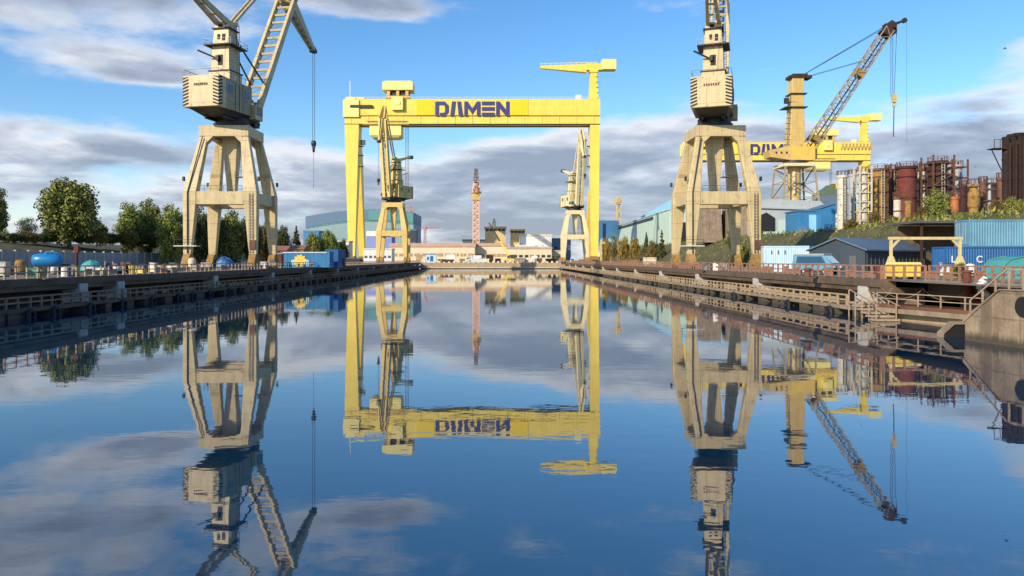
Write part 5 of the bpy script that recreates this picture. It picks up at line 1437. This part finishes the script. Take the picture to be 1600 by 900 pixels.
bar_building('low_hall','long low cream hall with pale brown roof strip behind the dock head','building',610,742,380,410,400,16,'cream','roof_rose',2.0,.5,(11,3.2,3.2,1.6,'concrete_tan'),((655,3.4,4,'concrete_tan'),(704,5,4.2,'white')))
bar_building('low_hall','cream hall with pale brown roof right of the red tower crane','building',736,792,380,410,406,16,'cream','roof_rose',1.6,.5,(7,3,2.4,1.6,'concrete_tan'),((765,4,4,'brown'),))
bar_building('low_hall','low cream building with small windows right of the mobile crane','building',792,862,386,410,404,14,'cream','roof_rose',1.0,.4,(8,2.6,2,1.4,'dark'),((835,3.5,3.6,'white'),))
bar_building('white_hall','big white hall with flat roof rising behind the low tan building','building',812,862,366,410,470,30,'white','cream',1.2,.3,(5,10,2,1.0,'blue_pale'),())
bar_building('white_hall','lower cream white hall joined left of the big white hall','building',800,836,383,410,462,10,'cream','white',1.0,.3,(5,3,1.6,1.2,'concrete_tan'),())
bar_building('white_hall','pale cream wall block near the foot of the distant cream crane','building',835,884,391,410,420,10,'cream','concrete_pale',.8,.3,(6,2.4,2.2,1.2,'concrete_tan'),())
bar_building('blue_roof_hall','hall with a steel blue front left of the distant cream crane','building',846,892,372,410,500,24,'blue_roof','blue_slate_roof',1.2,.4,(5,9,2.2,1.2,'blue_slate'),())
bar_building('ochre_tower_block','ochre ship superstructure block with dark openings behind the mobile crane','ship part',758,790,354,410,480,18,'ochre_pale','ochre_pale',1.2,.6,(5,20,2,1.5,'dark'),())
bar_building('ochre_tower_block','low ochre superstructure block right of the black crane boom','ship part',798,820,358,410,486,14,'ochre_pale','orange_yel',1.2,.4,(4,19,2,1.4,'dark'),())
m=thing('ship_mast','short mast standing on the ochre superstructure block','mast',(X(772,484),489,Z(354,480)+.1))
MB().lattice((0,0,0),(0,0,5.5),2.4,.6,3,.16).build('mast',M['ochre_crane'],m); MB().box(0,0,3,3.4,.3,.3).build('yard',M['ochre_crane'],m)
bar_building('dark_hall','low slate blue hall just left of the red tower crane','building',723,757,374,410,560,16,'blue_slate_roof','blue_slate',1.2,.4,(4,8,4,1.5,'dark'),())
bar_building('dark_hall','dark navy block behind the distant left portal crane','building',638,650,358,410,520,12,'blue_slate','blue_slate_roof',1.2,.3,(2,12,2,1.8,'blue_roof'),())
bar_building('lavender_hall','hall with lavender blue front and white upper band under the green roof','building',573,612,361,410,470,16,'purple_panel','white',3.4,.3,(5,6,3,2.4,'blue_pale'),())
bar_building('white_block','small white block left of the big gantry legs','building',528,545,376,410,300,8,'white','cream',.5,.3,(3,2.4,1,1,'steel'),())
bar_building('white_block','whitish low block between the big gantry leg and the left portal crane','building',568,612,388,410,360,10,'white','cream',.6,.3,(6,2.2,1.4,1.2,'steel'),())
# tiled roof houses between the near crane and the painted container
for i,(px0,px1,yt,D,lb) in enumerate(((428,452,384,180,'small house with reddish tiled roof right of the near crane legs'),(453,478,383,196,'second small tiled house, right behind the painted container'))):
    x0,x1=X(px0,D),X(px1,D); r=thing('small_house',lb,'house',((x0+x1)/2,D,DECK)); w=x1-x0; rz_=Z(yt,D)-DECK
    MB().box(0,0,0,w,5,rz_-1.2).build('wall',M['rust_red' if i==0 else 'concrete_tan'],r)
    MB().prism([(-2.9,rz_-1.197),(2.9,rz_-1.197),(0,rz_)],lambda u,v,q:(q-w/2-.3,u,v),w+.6).build('roof',M['brick'],r)
    MB().box(-.6,-2.52,1.2,.9,.1,1.1).build('window',M['glass'],r); MB().box(.9,-2.52,.02,.9,.1,2).build('door',M['brown'],r)
# blue-green hall with a bowed roof on the far left
D=610
x0,x1=X(478,D),X(646,D)
r=thing('bowed_hall','huge far hall with blue green bowed roof behind the big gantry left leg','hall',((x0+x1)/2,D,DECK))
w=x1-x0; zt_=Z(327,D)-DECK; ze=Z(355,D)-DECK
pts=[]
for k in range(13):
    t=k/12; pts.append((-w/2+w*t, ze+(zt_-ze)*(.35+.65*math.sin(math.pi*min(1,t*.62+.12)))))
MB().prism([(-w/2,0)]+[(w/2,0)]+[(p[0],p[1]-9) for p in reversed(pts)],lambda u,v,q:(u,q,v),60).build('wall',M['hall_teal'],r)
MB().prism([(p[0],p[1]-9+.02) for p in pts]+[(p[0],p[1]) for p in reversed(pts)],lambda u,v,q:(u*1.005,q-.6,v),61).build('roof',M['blue_roof'],r)
MB().prism([(p[0],p[1]-10.2) for p in pts]+[(p[0],p[1]-9.1) for p in reversed(pts)],lambda u,v,q:(u,q-.3,v),.3).build('eave_stripe',M['green_roof'],r)  # darker green stripe just below the roof band
MB().prism([(p[0],p[1]-9) for p in pts[7:]]+[(p[0],p[1]-.6) for p in reversed(pts[7:])],lambda u,v,q:(u,q-.9,v),.3).build('green_cladding',M['green_roof'],r)
bar_building('blue_annex','sky blue annex at the left end of the bowed hall','building',474,498,360,410,590,20,'blue_mid','blue_roof',1.2,.3,(3,8,2,2,'blue_roof'),())

# mobile crane, truck, kiosk and bits on the dock head
D=372
mc=thing('mobile_crane','yellow mobile crane with a long dark raised boom on the dock head','mobile crane',(X(797,D),D,DECK))
MB().box(0,0,.9,6.5,2.4,1.1).build('chassis',M['yellow_skip'],mc)
MB().box(1.6,0,2.002,2.2,2.2,1.9).build('cab',M['blue_slate'],mc)
MB().box(-.6,0,2.002,1.8,2.2,1.5).build('turret',M['steel'],mc)
for q in (-2.4,-1.2,1.2,2.4):
    MB().tube((q,-1.25,.5),(q,1.25,.5),.5,.5,14).build('wheel',M['black'],mc)
bmE=Vector((X(764,D)-X(797,D),0,Z(348,D)-DECK)); bs_=Vector((-.6,0,3.1)); md=bs_.lerp(bmE,.45)
MB().bar(bs_,md,.9,.9,.8,.8).build('boom',M['yellow_skip'],mc)
MB().bar(md,bmE,.75,.75,.5,.5).build('boom_extension',M['dark'],mc)
MB().tube(bmE,bmE+Vector((-.2,0,-7)),.06).build('hoist_rope',M['rope'],mc)
D=366
tr=thing('truck','white box truck parked on the dock head under the red tower crane','truck',(X(741,D),D,DECK))
MB().box(.9,0,.95,5.4,2.4,2.6).build('box_body',M['white'],tr)
MB().box(-2.9,0,.75,1.9,2.3,2.0).build('cab',M['white'],tr)
MB().box(-3.2,-1.17,1.7,1.0,.06,.8).build('cab_window',M['glass'],tr)
MB().box(0,0,.55,7.4,1.0,.38).build('chassis',M['dark'],tr)
for q in (-2.6,1.3,2.6): MB().tube((q,-1.2,.48),(q,1.2,.48),.48,.48,14).build('wheel',M['black'],tr)
D=362
r=thing('kiosk','small blue and white kiosk on the dock head left of the truck','kiosk',(X(674,D),D,DECK))
MB().box(0,0,0,4.8,3,4.0).build('wall',M['blue_pale'],r); MB().box(.3,-1.53,.6,1.5,.08,2.6).build('door',M['blue'],r); MB().box(-1.5,-1.53,1.2,1.1,.08,1.6).build('window',M['blue_mid'],r); MB().box(0,0,4.003,5.2,3.4,.3).build('roof',M['blue_mid'],r)
rnd=random.Random(3)
cols=['cream','ochre','rust','concrete_tan','yellow_pale','white','brown','tan_rail']
nm={'cream':'cream','ochre':'ochre','rust':'rusty','concrete_tan':'sandy','yellow_pale':'pale yellow','white':'white','brown':'brown','tan_rail':'tan'}
where=['left of the blue kiosk','right of the blue kiosk','under the long cream hall','just left of the white truck','beside the white truck','below the red tower crane','left of the mobile crane','right of the mobile crane','before the low tan building','below the big white hall','left of the distant cream crane','at the right end of the dock head']
for i,(px,wh_) in enumerate(zip((662,690,700,722,757,748,778,812,828,842,860,872),where)):
    c=cols[i%8]; kd=('crate','skip','pipe_stack')[i%3]
    r=put(kd,'%s %s on the dock head, %s'%(nm[c],KINDS[kd][1],wh_),px,352+rnd.random()*8,c,rnd.uniform(-20,20),rnd.uniform(1.5,2.2))
# tall thin light poles
for px,yt,D,lb in ((713,388,358,'slim cream pole on the dock head right of the kiosk'),(724,386,360,'second slim cream pole left of the white truck')):
    p=thing('lamp_pole',lb,'pole',(X(px,D),D,DECK)); h=Z(yt,D)-DECK
    MB().tube((0,0,0),(0,0,h),.14,.1,8).build('pole',M['yellow_pale'],p); MB().box(.4,0,h-.15,1.0,.3,.16).build('lamp_head',M['white'],p)
# orange gate posts near the right gantry foot
g=thing('orange_frame','orange yellow frame standing beside the right foot of the big gantry','frame',(X(946,330),330,DECK))
for q in (-2,2): MB().box(q,0,0,.9,.9,8.5).build('post',M['ochre_crane'],g)
MB().box(0,0,8.502,5.2,1,.9).build('beam',M['ochre_crane'],g)
# blue-white van below distant cream crane
D=300; van('small pale van standing under the distant cream portal crane',(X(898,D),D,DECK),R(20),M['blue_pale'],M['white'])

# ------------------------------------------------------------------ birds
def bird(px,py,D,s,a,label):
    r=thing('bird',label,'bird',tuple(W(px,py,D)),R(a),None)
    m=MB().lathe([(.02,-.5),(.1,-.3),(.13,0),(.09,.28),(.06,.4),(.01,.52)],n=10); m.v=[(v[0],v[2],v[1]) for v in m.v]
    for sx in (-1,1):
        m.hexa([(sx*.08,-.14,.02),(sx*.08,.16,.02),(sx*.6,.12,.32),(sx*.6,-.1,.32)],[(sx*.08,-.14,.06),(sx*.08,.16,.06),(sx*.6,.12,.35),(sx*.6,-.1,.35)])
        m.hexa([(sx*.6,-.1,.32),(sx*.6,.12,.32),(sx*1.15,-.12,.22),(sx*1.15,-.18,.22)],[(sx*.6,-.1,.35),(sx*.6,.12,.35),(sx*1.15,-.12,.24),(sx*1.15,-.18,.24)])
    m.hexa([(-.1,-.72,-.01),(.1,-.72,-.01),(.05,-.42,-.02),(-.05,-.42,-.02)],[(-.1,-.72,.02),(.1,-.72,.02),(.05,-.42,.04),(-.05,-.42,.04)])
    m.build('body',M['dark'],r); r.scale=(s,s,s)
bird(1570,76,100,.45,60,'dark bird flying high at the top right of the sky, biggest of the three')
bird(1345,222,140,.35,20,'small dark bird flying right of the second gantry jib')
bird(1524,261,140,.35,100,'small dark bird flying above the rusty cylinders at right')
